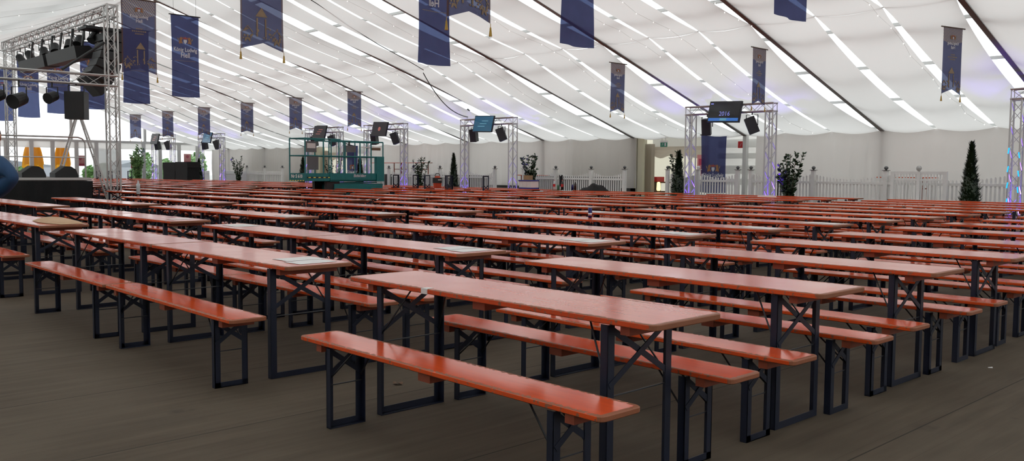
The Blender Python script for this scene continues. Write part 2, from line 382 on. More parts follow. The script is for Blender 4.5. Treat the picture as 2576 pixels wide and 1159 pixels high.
# curtain along the fence side, with two openings
OPEN = [(-22.25, -16.9), (-46.3, -40.9)]
def curtain(x0, x1, y, name, z0, z1, sgn=1, gather=True):
    f = MB(); n = max(4, int((x1-x0)*9))
    def fn(u, v):
        x = x0 + (x1-x0)*u
        d = .035*sin(x*15) + .03*sin(x*6.3+1) + .018*sin(x*31)
        sw = (x-BAY0) % PW/PW; dz = .10*sin(PI*sw)*v**6 if gather else 0
        bul = .10*sin(PI*sw)*sin(PI*v)
        return (x, y - sgn*(d*(.4+.6*(1-v)) + bul*.6), z0 + (z1-z0)*v - dz)
    f.grid(fn, n, 7, 'curtain'); return struct(f.obj(name, smooth=True))
curtain(OPEN[0][1], X1, YW-.15, 'wall_right', .45, ZE-.02)
curtain(OPEN[1][1], OPEN[0][0], YW-.15, 'wall_right', .74, ZE-.02)
curtain(X0, OPEN[1][0], YW-.15, 'wall_right', .45, ZE-.02)
curtain(X0, X1, YL+.15, 'wall_left_unseen', .0, ZE-.02, -1)  # out of view, added to bound the light on this side
f = MB()
f.box((OPEN[0][1], YW+.2, 0), (X1, YW+.24, ZE+.1), 'plain_wall'); f.box((OPEN[1][1]+.0, YW+.2, 0), (OPEN[0][0], YW+.24, ZE+.1), 'plain_wall')
f.box((X0, YW+.2, 0), (OPEN[1][0], YW+.24, ZE+.1), 'plain_wall'); f.box((X0, YL-.24, 0), (X1, YL-.2, ZE+.1), 'plain_wall')
struct(f.obj('wall_outer'))
f = MB(); f.box((X1, YL, 0), (X1+.05, YW, ZE), 'plain_wall')  # unseen end wall and gable, added to bound the light behind the camera
f.add([(X1, YL, ZE), (X1, YW, ZE), (X1, YR, ZR)], [(0, 1, 2)], 'plain_wall'); struct(f.obj('wall_near_unseen'))
# podium under the boxes
f = MB(); f.box((-48, 25.25, 0), (-4, YW-.2, .45), 'floor'); struct(f.obj('floor_podium'))
# rear passage tents behind the two openings
for i, (xa, xb) in enumerate(OPEN):
    mid = xa + 2.75 if i == 0 else xa + 3.1
    f = MB()
    f.box((xa-.3, YW-.1, 0), (xa+.02, YW+.5, ZE), 'cream'); f.box((xa+.0, YW-.1, 0), (xa+.3, YW+.0, ZE), 'cream')
    e = 3.6 if i == 0 else 8.
    f.box((xa, YW+.9, 2.35), (mid+.2, YW+1, ZE+.1), 'plain_wall')                    # lintel valance
    def fl(u, v): return (xa + (mid+.2-xa)*u, YW+.85-.25*(1-v)**2, 1.98+.42*v+.05*sin(u*22)*(1-v))
    f.grid(fl, 24, 3, 'flap')
    f.box((xa-.25, YW+.4, 0), (xa+.32, YW+.62, 2.5), 'flap'); f.box((xa-e-.1, YW+.3, 0), (xa-e, YW+4, 2.9), 'cream'); f.box((mid+.2, YW+.4, 0), (mid+.28, YW+4, 2.9), 'cream')
    def bk(u, v, e=e): return (xa-e + (mid+.3-xa+e)*u, YW+3.9+.12*sin(u*5+v*7)+.06*sin(v*16), 2.9*v)
    f.grid(bk, 16, 14, 'cream')
    f.box((xa-e, YW+.26, ZE+.1), (mid+.3, YW+4, ZE+.14), 'plain_wall')
    f.box((mid+.2, YW+.35, 0), (xb+.3, YW+.4, ZE+.1), 'plain_wall')
    struct(f.obj('wall_passage'))
    f = MB(); f.box((xa-e, YW+.26, 0), (mid+.3, YW+4, .02), 'floor'); struct(f.obj('floor_passage'))
    f = MB()
    for z, h in ((.95, .22), (1.35, .3), (1.9, .2), (2.3, .3)): f.box((mid+.75, YW+.28, z), (xb+.2, YW+.34, z+h), 'plain_wall')
    struct(f.obj('trim_1'))

# end wall with glazing
XE = X0
f = MB()
f.box((XE-.06, YL, 3.02), (XE+.06, YW, 3.16), 'alu_frame')
f.box((XE-.04, YL, 2.62), (XE+.0, YW, 3.02), 'plain_wall')
posts_y = [YL + .0] + [y for y in [14.9-2.25*5, 14.9-2.25*4, 14.9-2.25*3, 14.9-2.25*2, 14.9-2.25, 14.9, 16.3, 17.5, 18.9, 20.1, 21.5, 23.1, 24.2, 25.5, 26.8]] + [YW]
for y in posts_y: f.box((XE-.08, y-.11, 0), (XE+.05, y+.11, 3.02), 'alu_frame')
for y in (18.6, 23.2, 12.5, 7): f.box((XE-.07, y-.08, 3.1), (XE+.07, y+.08, zroof(y)), 'alu_frame')
f.box((XE-.05, YL, 0), (XE+.03, YW, .12), 'alu_frame')
f.box((XE-.02, 19.9, 0), (XE+.02, 21.5, 2.62), 'plain_wall')
struct(f.obj('wall_end'))
for i, (a, b) in enumerate(zip(posts_y, posts_y[1:])):
    f = MB(); f.box((XE-.03, a, .1), (XE-.02, b, 2.62), 'glass'); struct(f.obj('window_%d' % (i+1)))
f = MB(); f.add([(XE, YL, 3.1), (XE, YW-1, 3.1), (XE, YR, ZR)], [(0, 1, 2)], 'glass'); struct(f.obj('window_gable'))
# ------------------------------------------------------------------ outdoors beyond the end wall
def blob_tree(x, y, h, r, label, n=260):
    t = thing('garden_tree', label, 'tree', (x, y, -.12))
    tr = MB(); tr.tube((0, 0, 0), (0, 0, h*.4), .09, 'bark'); tr.obj('trunk', t)
    g = MB(); q = random.Random(int(x*7+y*3))
    for _ in range(n):
        a, z = q.uniform(0, 2*PI), q.random(); rr = r*math.sqrt(max(.02, 1-(2*z-1)**2))*q.uniform(.5, 1)
        c = Vector((rr*cos(a), rr*sin(a), h*(.25+.75*z))); s = q.uniform(.1, .22)
        n1 = Vector((q.gauss(0, 1), q.gauss(0, 1), q.gauss(0, 1))).normalized(); n2 = n1.orthogonal().normalized()*s; n3 = n1.cross(n2)*1.0
        g.add([c-n2, c-n3*.6, c+n2, c+n3*.6], [(0, 1, 2, 3)], 'garden')
    g.obj('crown', t)
wins = ['end glazing beside the curtained corner', 'pane behind the black cases', 'glazing right of the pink poster', 'pane next to the bamboo', 'pane behind the truss tower foot', 'glazing behind the leaning ladder', 'pane left of the yellow parasol']
for (x, y, h, r), w in zip([(-64, 28.6, 2.7, .7), (-66.5, 27.3, 2.2, .6), (-65.5, 25.4, 2.6, .5), (-63.5, 24.0, 1.7, .55), (-65, 22.2, 1.8, .5), (-66, 21.6, 1.6, .45), (-67, 17.4, 1.5, .5)], wins):
    blob_tree(x, y, h, r, 'green garden tree outside, seen through ' + w)
f = MB()
for (ya, yb, h) in ((12, 20.5, 1.1), (23.2, 27, 1.15)): f.box((-84, ya*1.25-1, -.1), (-80, yb*1.25-1, h+.3), 'facade'); f.prism([(ya*1.25-1.2, h+.3), (yb*1.25-.8, h+.3), ((ya+yb)*.625-1, h+.95)], -84, -80, 'slate', Matrix(((0, 0, 1, 0), (1, 0, 0, 0), (0, 1, 0, 0), (0, 0, 0, 1))))
struct(f.obj('wall_far_hall'))
for i, y in enumerate((17.25, 19.0)):
    t = thing('parasol', ['closed yellow parasol outside the end glazing, the fuller left one', 'closed yellow parasol outside the end glazing, half behind the pink poster'][i], 'parasol', (-62.5, y-.2, -.12))
    f = MB(); f.tube((0, 0, 0), (0, 0, 3.0), .03, 'alu_frame'); f.obj('pole', t)
    f = MB()
    def fn(u, v, i=i):
        a = 2*PI*u; r = (.50 - .1*i)*(1-v**3)**.5*(.75+.25*(1-v))*(1+.22*sin(a*9))+.04; return (r*cos(a), r*sin(a), 1.55+1.75*v+.16*sin(a*5)*(1-v)**2)
    f.grid(fn, 54, 8, 'parasol'); f.obj('canopy', t, smooth=True)
for i, (y0, y1, z0, z1, d) in enumerate([(22.4, 23.0, 1.38, 2.12, 'with an easel-like stand, beside the bamboo'), (26.0, 26.5, 1.74, 2.4, 'above the black cases'), (18.9, 19.55, 1.5, 2.17, 'in front of the right yellow parasol')]):
    t = thing('poster', 'pink poster outside the end glazing, ' + d, 'poster', (XE-.4, y0, z0))
    f = MB(); f.box((0, 0, 0), (.02, y1-y0, z1-z0), 'poster'); f.box((.02, .02, .0), (.025, y1-y0-.02, (z1-z0)*.22), 'poster2')
    f.lathe([(.02, 0), (.11, .0), (.11, .004), (.02, .004)], 'poster2', 12, T=Matrix.Translation((.02, (y1-y0)/2, (z1-z0)*.72)) @ Matrix.Rotation(PI/2, 4, 'Y')); f.obj('printed_panel', t)
    f = MB(); f.tube((0, .05, -z0), (0, .05, z1-z0), .015, 'alu_dark'); f.tube((0, y1-y0-.05, -z0), (0, y1-y0-.05, z1-z0), .015, 'alu_dark'); f.obj('stand', t)

# ------------------------------------------------------------------ beer tables and benches
def rounded(hx, hy, r, n=4):
    pts = []
    for cx, cy_, a0 in ((hx-r, hy-r, 0), (-hx+r, hy-r, PI/2), (-hx+r, -hy+r, PI), (hx-r, -hy+r, 1.5*PI)):
        for i in range(n+1): t = a0 + PI/2*i/n; pts.append((cx+r*cos(t), cy_+r*sin(t)))
    return pts
def board(hx, hy, z1, th, r, mat):
    f = MB(); b = .004
    P = rounded(hx, hy, r); Q = rounded(hx-b, hy-b, r-b*.5); n = len(P)
    vs = [(x, y, z1-th) for x, y in Q] + [(x, y, z1-th+b) for x, y in P] + [(x, y, z1-b) for x, y in P] + [(x, y, z1) for x, y in Q]
    fs = [tuple(range(n-1, -1, -1)), tuple(range(3*n, 4*n))]
    for k in range(3): fs += [(k*n+i, k*n+(i+1) % n, (k+1)*n+(i+1) % n, (k+1)*n+i) for i in range(n)]
    return f.add(vs, fs, mat)
def frame_mb(sx, xi, hw, H, wide, brace):
    """folding U frame of angle steel, standing across the board at x = sx*xi"""
    f = MB(); t = .005; a = wide; x = sx*xi; zt = H-.035
    for s in (-1, 1):
        y0, y1 = (s*hw, s*(hw-t)); f.box((min(x, x-sx*a), min(y0, y1), 0), (max(x, x-sx*a), max(y0, y1), zt), 'steel')
        y0, y1 = (s*hw, s*(hw-a)); f.box((min(x, x-sx*t), min(y0, y1), 0), (max(x, x-sx*t), max(y0, y1), zt), 'steel')
    f.box((min(x, x-sx*a), -hw, 0), (max(x, x-sx*a), hw, t), 'steel'); f.box((min(x, x-sx*t), -hw, 0), (max(x, x-sx*t), hw, a*.9), 'steel')
    if brace: cross_mb(sx, xi, hw, H, f)
    return f
def cross_mb(sx, xi, hw, H, f=None):
    f = f or MB(); x = sx*(xi-.004); d = (H-.045); e = H-.045-min(.30, hw*1.0+.03)
    f.bar((x, -hw+.015, e), (x, hw-.015, d), .005, .026, 'steel', (1, 0, 0)) if False else None
    for s in (-1, 1):
        p, q = Vector((x-sx*.003*s, -s*(hw-.01), d)), Vector((x-sx*.003*s, s*(hw-.01), e))
        n = Vector((1, 0, 0)).cross((q-p).normalized())*.014
        vs = [p+n, q+n, q-n, p-n]; vs2 = [v+Vector((.004, 0, 0)) for v in vs]
        f.add(vs+vs2, [(3, 2, 1, 0), (4, 5, 6, 7), (0, 1, 5, 4), (1, 2, 6, 5), (2, 3, 7, 6), (3, 0, 4, 7)], 'steel')
    return f
def strut_mb(sx, xi, hw, H, s):
    f = MB(); z = H-.045-min(.30, hw+.03)
    f.tube((sx*xi-sx*.01, s*(hw-.012), z-.02), (sx*(xi-.20), s*hw*.55, H-.03), .005, 'rod', 5); return f
def rod_mb(sx, xi, hw, H):
    f = MB(); z = H-.045-min(.30, hw+.03)-.05; f.tube((sx*xi-sx*.012, -hw+.005, z), (sx*xi-sx*.012, hw-.005, z), .004, 'rod', 5); return f
def batten_mb(x, w, hy, z):
    f = MB(); f.box((x-w/2, -hy, z-.042), (x+w/2, hy, z), 'batten'); return f
SPEC = {'t': dict(H=.77, hx=1.11, hy=.25, th=.027, r=.035, mat='table', xi=.85, hw=.228, wide=.043, bn='tabletop'),
        'b': dict(H=.47, hx=1.11, hy=.125, th=.025, r=.03, mat='bench', xi=.85, hw=.112, wide=.039, bn='seat')}
CACHE = {}
def me(key, fn, nm):
    if key not in CACHE: CACHE[key] = fn().mesh(nm)
    return CACHE[key]
def add_child(nm, mesh, parent): o = bpy.data.objects.new(nm, mesh); COL.objects.link(o); o.parent = parent; return o
def build_near(kind, root):
    S = SPEC[kind]; H, xi, hw = S['H'], S['xi'], S['hw']
    add_child(S['bn'], me(kind+'top', lambda: board(S['hx'], S['hy'], H, S['th'], S['r'], S['mat']), S['bn']), root)
    for i, (x, w) in enumerate(((-.93, .05), (.93, .05), (0, .09))):
        add_child('batten', me(kind+'bt%d' % i, lambda: batten_mb(x, w, S['hy']*.86, H-S['th']), 'batten'), root)
    for sx in (-1, 1):
        l = add_child('leg_frame', me(kind+'lf%d' % sx, lambda: frame_mb(sx, xi, hw, H, S['wide'], False), 'leg_frame'), root)
        add_child('cross_brace', me(kind+'cb%d' % sx, lambda: cross_mb(sx, xi, hw, H), 'cross_brace'), l)
        add_child('tie_rod', me(kind+'rd%d' % sx, lambda: rod_mb(sx, xi, hw, H), 'tie_rod'), l)
        for s in (-1, 1): add_child('fold_strut', me(kind+'st%d%d' % (sx, s), lambda: strut_mb(sx, xi, hw, H, s), 'fold_strut'), l)
def build_mid(kind, root):
    S = SPEC[kind]; H, xi, hw = S['H'], S['xi'], S['hw']
    def top():
        f = board(S['hx'], S['hy'], H, S['th'], S['r'], S['mat'])
        for x in (-.93, 0, .93): f.box((x-.03, -S['hy']*.86, H-S['th']-.042), (x+.03, S['hy']*.86, H-S['th']), 'batten')
        return f
    add_child(S['bn'], me(kind+'mtop', top, S['bn']), root)
    for sx in (-1, 1): 
        def lf():
            f = frame_mb(sx, xi, hw, H, S['wide'], True)
            for s in (-1, 1): z = H-.045-min(.30, hw+.03); f.tube((sx*xi-sx*.01, s*(hw-.012), z-.02), (sx*(xi-.20), s*hw*.55, H-.03), .005, 'rod', 4)
            return f
        add_child('leg_frame', me(kind+'mlf%d' % sx, lf, 'leg_frame'), root)
def far_mb(kind, f=None, T=None):
    S = SPEC[kind]; H, xi, hw, hx, hy = S['H'], S['xi'], S['hw'], S['hx'], S['hy']
    f = f or MB()
    P = rounded(hx, hy, S['r'], 1); f.prism(P, H-S['th'], H, S['mat'], T)
    for x in (-.93, 0, .93): f.box((x-.03, -hy*.86, H-S['th']-.042), (x+.03, hy*.86, H-S['th']), 'batten', T)
    for sx in (-1, 1):
        x = sx*xi
        for s in (-1, 1): f.box((x-.018, s*hw-.018, 0), (x+.018, s*hw+.018, H-.035), 'steel', T)
        f.box((x-.018, -hw, 0), (x+.018, hw, .03), 'steel', T)
        e = H-.045-min(.30, hw+.03)
        for s in (-1, 1): f.add([(x, -s*hw, H-.06), (x, -s*hw, H-.03), (x, s*hw, e), (x, s*hw, e-.03)], [(0, 1, 2, 3)], 'steel', T)
        f.add([(x-.01*sx, -.06, H-.03), (x-.01*sx, .06, H-.03)][:0] or [], [], 'steel', T)
    return f

# blocks of rows, counted from the right-hand end of the hall: (name, [x centres], right end)
BLOCKS = [('right-hand single-table block', [-3.30])]
names = ['second', 'third', 'fourth', 'fifth', 'sixth', 'seventh', 'eighth', 'ninth', 'tenth', 'eleventh']
rights = [-5.06, -10.28, -15.55, -20.85, -26.1, -31.35, -36.6, -41.85, -47.1, -52.35]
for nme, r in zip(names, rights): BLOCKS.append((nme + ' block', [r-1.11, r-3.34]))
ROWY = [2.87+.25, 4.53, 5.99, 7.43, 8.93, 10.42, 11.88, 13.30, 14.75, 16.17, 17.62, 19.05, 20.5, 21.92]
LIFT = (-26.4, -25.2, 14.3, 18.4)
items = []
rj = random.Random(11)
for bi, (bn, xs) in enumerate(BLOCKS):
    dx = rj.uniform(-.04, .04)
    for ri, y in enumerate(ROWY):
        jy, jt = rj.uniform(-.03, .03), rj.uniform(-.006, .006)
        for ci, x in enumerate(xs):
            if bi == 0: px = x + (0 if ri < 4 else -.02); py = y
            elif bi == 1: px, py = x, y - .02
            else: px, py = x + dx, y + jy
            py += rj.uniform(-.012, .012) if not (bi == 0 and ri < 3) else 0
            if px < -24.9 and py < 9.6: continue                      # the stage stands here
            if LIFT[0]-1.1 < px < LIFT[1]+1.0 and LIFT[2] < py < LIFT[3]: continue
            if px < -50.3 and py > 21.5: continue
            if px < -20.6 and py < 8.2: continue                          # open floor before the stage end
            if -32.2 < px < -29 and py < 11: continue                    # kept clear for the ladder
            where = 'in the %s' % bn
            col = '' if len(xs) == 1 else ('right-hand ' if ci == 0 else 'left-hand ')
            rot = jt + rj.uniform(-.004, .004)
            items.append(('t', px, py, rot, bi, ri, ci, 'orange folding beer table, %s row, %s%s' % (ORD[ri], col, where)))
            for sd, off in (('front', -.46), ('rear', .43)):
                ox = rj.uniform(-.06, .06); oy = rj.uniform(-.02, .02); r2 = rot + rj.uniform(-.012, .012)
                if bi == 0 and ri == 0: ox, oy, r2 = (.04, -.02, -.004) if sd == 'front' else (.03, -.01, -.008)
                if bi == 0 and ri == 1: ox, oy = (.02, .04) if sd == 'front' else (.05, -.03)
                if bi == 0 and ri == 2: ox, oy = .02, 0
                if bi == 1 and ri == 0: off_ = -.50 if sd == 'front' else .50; ox = 0; oy = off_-off
                items.append(('b', px+ox, py+off+oy, r2, bi, ri, ci, 'orange beer bench, %s side of %s row, %s%s' % (sd, ORD[ri], col, where)))
def depth(x, y): return sin(TH)*x + cos(TH)*y
def inview(x, y, z):
    v = Vector((x, y, z-EYE)); d = v.dot(fwd)
    if d < .3: return False
    return abs(v.dot(right)/d)*F_PX < 1288+60
vis = []
for it in items:
    k, x, y = it[:3]; z = SPEC[k]['H']
    if any(inview(x+s*1.0, y, z) for s in (-1, 0, 1)): vis.append(it)
vis.sort(key=lambda it: math.hypot(it[1], it[2]))
tabs = [i for i in vis if i[0] == 't'][:300]; allb = [i for i in vis if i[0] == 'b']; bens, rest = allb[:300], allb[300:]
protos = {}
def place(kind, lod, it):
    key = (kind, lod); nm = 'beer_table' if kind == 't' else 'beer_bench'
    if key not in protos:
        if lod == 2: o = bpy.data.objects.new(nm, far_mb(kind).mesh(nm)); COL.objects.link(o)
        else:
            o = bpy.data.objects.new(nm, None); COL.objects.link(o); o.empty_display_size = .2
            (build_near if lod == 0 else build_mid)(kind, o)
        protos[key] = o
        root = o
    else: root = copy_tree(protos[key])
    root.location = (it[1], it[2], 0); root.rotation_euler.z = it[3]
    tag(root, it[7], 'table' if kind == 't' else 'bench', 'folding beer tables' if kind == 't' else 'beer benches along the tables')
    return root
first_table = None
for i, it in enumerate(tabs):
    d = math.hypot(it[1], it[2]); o = place('t', 0 if d < 12.5 else (1 if d < 22 else 2), it)
    if it[4] == 0 and it[5] == 0: first_table = o
for i, it in enumerate(bens):
    d = math.hypot(it[1], it[2]); place('b', 0 if d < 11.5 else (1 if d < 19 else 2), it)
if rest:
    f = MB()
    for it in rest: far_mb('b', f, Matrix.Translation((it[1], it[2], 0)) @ Matrix.Rotation(it[3], 4, 'Z'))
    o = f.obj('beer_bench_rows'); tag(o, 'orange beer benches of the far rows, too many and small to tell apart', 'benches', None, 'stuff')
# white tape on the front edge of the nearest table
f = MB(); f.box((-.415, -.2535, .7425), (-.365, -.205, .7715), 'paper'); f.obj('adhesive_tape', first_table)['label'] = 'white tape around the edge'

# printed sheets at block ends
sheet = None
def sheets(x, y, n, txt, rz=0.):
    global sheet
    for j in range(n):
        if sheet is None:
            f = MB(); f.grid(lambda u, v: ((u-.5)*.21, (v-.5)*.297, .0012+.0008*sin(u*3)), 3, 1, 'paper'); m_ = f.mesh('paper_sheet'); sheet = m_
        o = bpy.data.objects.new('paper_sheet', sheet); COL.objects.link(o); o.location = (x+j*.225, y+(-1)**j*.02, .7705); o.rotation_euler.z = rz + rj.uniform(-.05, .05)
        tag(o, ('white printed sheet, %s of two, on ' % ('left' if j == 0 else 'right') if n == 2 else 'white printed sheet on ') + txt, 'paper', 'reservation sheets on the table ends')
for ri, n in ((0, 2), (1, 2), (2, 2), (3, 2), (4, 2), (5, 2), (6, 2), (7, 1), (8, 1), (9, 1)):
    sheets(-5.48, ROWY[ri]+.02, n, 'second block, %s row, right end' % ORD[ri])
for ri, n in ((1, 2), (2, 2), (3, 2), (4, 2), (5, 2), (6, 1), (7, 1)):
    sheets(-9.25, ROWY[ri]+.03, n, 'second block, %s row, left end' % ORD[ri])
for ri, n in ((1, 1), (2, 2), (3, 2), (4, 1), (5, 1), (6, 1)):
    sheets(-10.75, ROWY[ri]+.02, n, 'third block, %s row, right end' % ORD[ri])

# ------------------------------------------------------------------ truss parts
def truss_mb(p, q, s=.24, r=.025, rd=.008, seg=.29, upv=(0, 0, 1), f=None, tri=False):
    f = f or MB(); p, q = Vector(p), Vector(q); d = (q-p).normalized(); a = d.cross(Vector(upv))
    if a.length < 1e-3: a = Vector((1, 0, 0))
    a.normalize(); b = a.cross(d).normalized(); Lg = (q-p).length; h = s/2
    cs = [(-h, -h), (h, -h), (h, h), (-h, h)]
    for u, v in cs: f.tube(p+a*u+b*v, q+a*u+b*v, r, 'alu', 6)
    n = max(2, round(Lg/seg))
    for k in range(n):
        for i in range(4):
            (u0, v0), (u1, v1) = cs[i], cs[(i+1) % 4]
            if (k+i) % 2: (u0, v0), (u1, v1) = (u1, v1), (u0, v0)
            f.tube(p+d*(Lg*k/n)+a*u0+b*v0, p+d*(Lg*(k+1)/n)+a*u1+b*v1, rd, 'alu', 4, cap=False)
    for t in (0.02, Lg-.02):
        for i in range(4):
            (u0, v0), (u1, v1) = cs[i], cs[(i+1) % 4]; f.tube(p+d*t+a*u0+b*v0, p+d*t+a*u1+b*v1, rd*1.6, 'alu', 4)
    return f

ARCH = [(-7.6, -4.4, 24.2, 'at the right edge beside the tall thuja'), (-17.25, -14.07, 24.2, 'carrying the 2016 screen'), (-28.56, -25.35, 24.2, 'carrying the bright blue screen'),
        (-35.65, -32.48, 24.2, 'right behind the green lift'), (-41.0, -37.75, 24.2, 'left behind the green lift'), (-53.8, -50.6, 24.2, 'beside the black cases'), (-58.1, -54.9, 23.0, 'farthest, before the end glazing')]
TVL = [None, (-15.68, 'screen_black'), (-26.95, 'screen_blue'), (-34.15, 'screen_red'), (-39.35, 'screen_red'), (-52.2, 'screen_blue'), (-57.2, 'screen_red')]
TVT = [None, 'flat screen reading 2016 above a blue strip, hung on a truss arch', 'glowing blue flat screen hung on the middle truss arch', 'dark flat screen with faint red emblem, on arch right behind green lift',
       'dark flat screen tilted down, on arch left behind green lift', 'dim blue flat screen on the arch beside the black cases', 'dim reddish flat screen on the farthest truss arch']
def speaker_mb(f, s=1.):
    f.prism([(-.15*s, -.16*s), (.15*s, -.16*s), (.11*s, .16*s), (-.11*s, .16*s)], -.27*s, .27*s, 'black'); f.box((-.14*s, -.166*s, -.25*s), (.14*s, -.158*s, .25*s), 'grille'); return f
def hang_speaker(x, y, ztop, tilt, yaw, label):
    t = thing('hanging_loudspeaker', label, 'loudspeaker', (x, y, ztop), 0, 'loudspeakers under the truss arches')
    f = MB(); f.tube((0, 0, 0), (0, 0, -.10), .02, 'black'); f.bar((-.2, 0, -.10), (.2, 0, -.10), .03, .012, 'black')
    for s in (-1, 1): f.bar((s*.2, 0, -.10), (s*.2, 0, -.42), .03, .012, 'black', (1, 0, 0))
    f.obj('yoke', t)
    f = MB(); speaker_mb(f, .95); o = f.obj('cabinet', t, loc=(0, 0, -.42)); o.rotation_euler = (tilt, 0, yaw)
for i, (xa, xb, ya, where) in enumerate(ARCH):
    t = thing('truss_arch', 'silver truss arch with blue-lit feet, ' + where, 'truss arch', (0, 0, 0), 0, 'truss arches along the fence side')
    c = .145
    for s, x in ((0, xa+c), (1, xb-c)):
        truss_mb((x, ya, .02), (x, ya, 3.24)).obj('truss_leg', t)
        f = MB(); f.box((x-.3, ya-.3, 0), (x+.3, ya+.3, .02), 'alu_dark'); f.obj('base_plate', t)
    truss_mb((xa, ya, 3.37), (xb, ya, 3.37)).obj('crossbar', t)
    for s, x in ((0, xa+c), (1, xb-c)):
        l = bpy.data.lights.new('uplight', 'SPOT'); l.color = (.16, .05, 1); l.energy = 420; l.spot_size = .9; l.spot_blend = .6; l.shadow_soft_size = .06
        lo = bpy.data.objects.new('uplight', l); COL.objects.link(lo); lo.location = (x, ya-.02, .18); lo.rotation_euler = (PI, 0, 0)
        t2 = thing('uplight_can', 'blue spot in %s foot of arch %s' % ('left' if s == 0 else 'right', where), 'floor spot', (x, ya, 0), 0, 'blue floor spots in the arches')
        f = MB(); f.lathe([(.07, .02), (.075, .06), (.075, .15)], 'black', 10); f.lathe([(.06, .151), (.06, .155)], 'led', 10); f.obj('lamp_housing', t2)
        tb = MB()
        for j, z in enumerate((.75, 1.15, 1.55, 2.0)) if i in (0,) else ():
            tb.bar((x-.13, ya-.15, z-.09), (x-.11, ya-.15, z+.05), .02, .02, 'led_cyan')
            tb.bar((x+.13, ya-.15, z-.2), (x+.11, ya-.15, z-.06), .02, .02, 'led_cyan')
        if tb.v: tb.obj('led_strip', t)['label'] = 'glowing cyan light tubes'
    if TVL[i]:
        x, mt = TVL[i]
        t = thing('flat_screen', TVT[i], 'screen', (x, ya-.24, 3.27), 0, 'screens on the truss arches')
        R_ = Matrix.Rotation(math.radians(-12), 4, 'X') @ Matrix.Rotation(math.radians(2), 4, 'Y')
        f = MB(); f.box((-.58, -.03, -.335), (.58, .03, .335), 'black'); o = f.obj('bezel', t); o.matrix_local = R_
        f = MB(); f.box((-.55, -.036, -.305), (.55, -.03, .305), mt); o = f.obj('display', t); o.matrix_local = R_
        T_ = Matrix.Translation((0, -.038, 0)) @ Matrix.Rotation(PI/2, 4, 'X')
        f = MB()
        if i == 1:
            vs, fs = text_mesh('2016', .2, None, .001, 1.); f.add(vs, fs, 'screen_text', Matrix.Translation((.02, 0, -.07)) @ T_)
            f.box((-.54, -.039, -.295), (.54, -.037, -.2), 'screen_bar'); f.box((-.12, -.041, -.285), (.12, -.039, -.21), 'screen_gleam')
            f.box((-.53, -.039, .235), (-.43, -.037, .27), 'screen_text')
        elif i == 3: f.lathe([(.001, 0), (.1, 0), (.1, .002)], 'screen_logo', 14, T=Matrix.Translation((0, -.037, 0)) @ Matrix.Rotation(PI/2, 4, 'X'))
        else:
            for q in range(3): f.box((-.3+.1*q, -.039, -.12+.11*q), (.12+.08*q, -.037, -.09+.11*q), 'screen_gleam' if mt == 'screen_blue' else 'screen_logo')
        o = f.obj('picture', t); o.matrix_local = R_
        f = MB(); f.bar((0, .02, .1), (0, .24, .16), .06, .04, 'black'); f.obj('bracket', t)
        hang_speaker(xa+.78, ya-.02, 3.26, .2, .35, 'black loudspeaker hung left under the truss arch, ' + where)
        hang_speaker(xb-.78, ya-.02, 3.26, .38, -.95, 'black loudspeaker hung right, swivelled, under the truss arch, ' + where)
# small lamp standing on the middle arch, and its cable up to the roof
t = thing('clamp_spotlight', 'small black spotlight clamped on top of the middle truss arch', 'spotlight', (-28.25, 24.2, 3.55))
f = MB(); f.tube((0, 0, 0), (0, 0, .14), .02, 'black'); f.obj('clamp', t)
f = MB(); f.tube((-.08, -.1, .18), (.04, .06, .36), .075, 'black', 10); f.obj('lamp_head', t)
f = MB(); pts = []
pa, pb = Vector((-25.8, 20.0, 4.9)), Vector((-28.1, 24.1, 3.6))
for k in range(21):
    s = k/20; p = pa.lerp(pb, s); p.z -= .42*sin(PI*s)**.9*(1-.2*s); pts.append(p)
f.path(pts, .018, 'wire', 5); tag(f.obj('power_cable'), 'black cable sagging from the roof to the middle truss arch', 'cable')
f = MB(); pts = []
for k in range(13):
    s = k/12; y = 14.5+5.4*s; pts.append(Vector((-24.6-1.2*s+.05*sin(9*s), y+.1*s, zroof(y)-.33-.06*sin(PI*s))))
f.path(pts, .013, 'wire', 5); tag(f.obj('roof_cable'), 'black cable running down along the ceiling lining', 'cable')

# fairy lights under the ceiling
BULB = MB().lathe([(.002, -.02), (.015, -.007), (.015, .007), (.002, .02)], 'bulb', 6).mesh('bulb')
def fairy(x, y0, y1, label, n=22, dip=.0):
    t = thing('fairy_lights', label, 'fairy lights', (0, 0, 0), 0, 'strings of fairy lights under the lining')
    w = MB(); b = MB(); pts = []
    for k in range(n+1):
        s = k/n; y = y0+(y1-y0)*s
        half = (YW-YR)/2; v = ((YW-y) % half)/half
        z = zroof(y)-.16-.27*sin(PI*v) - .05*abs(sin(k*1.3)); p = Vector((x+.05*sin(k*2.1), y, z)); pts.append(p)
        bo = bpy.data.objects.new('bulb', BULB); COL.objects.link(bo); bo.parent = t; bo.location = p-Vector((0, 0, .02))
    w.path(pts, .003, 'box_white', 3); w.obj('wire', t)
FL = [(-9.2, 13.5, 27, 'first string from the right, near the tall thuja'), (-14.6, 13, 27.4, 'second string from the right'), (-19.2, 13, 27, 'string left of the small central banner'), (-12.4, 8, 20, 'string left of the second big blue banner'),
      (-16.0, 7.5, 21, 'string behind the middle notched banner'), (-23.0, 6, 24, 'string left of the hanging cable'), (-27.7, 3, 22, 'string beside the left rectangular banner'), (-33, 3.5, 24, 'string above the stage front'), (-38.5, 3, 20, 'string over the stage middle')]
for x, a, b_, w in FL: fairy(x, a, b_, 'string of clear bulbs under the lining, ' + w)

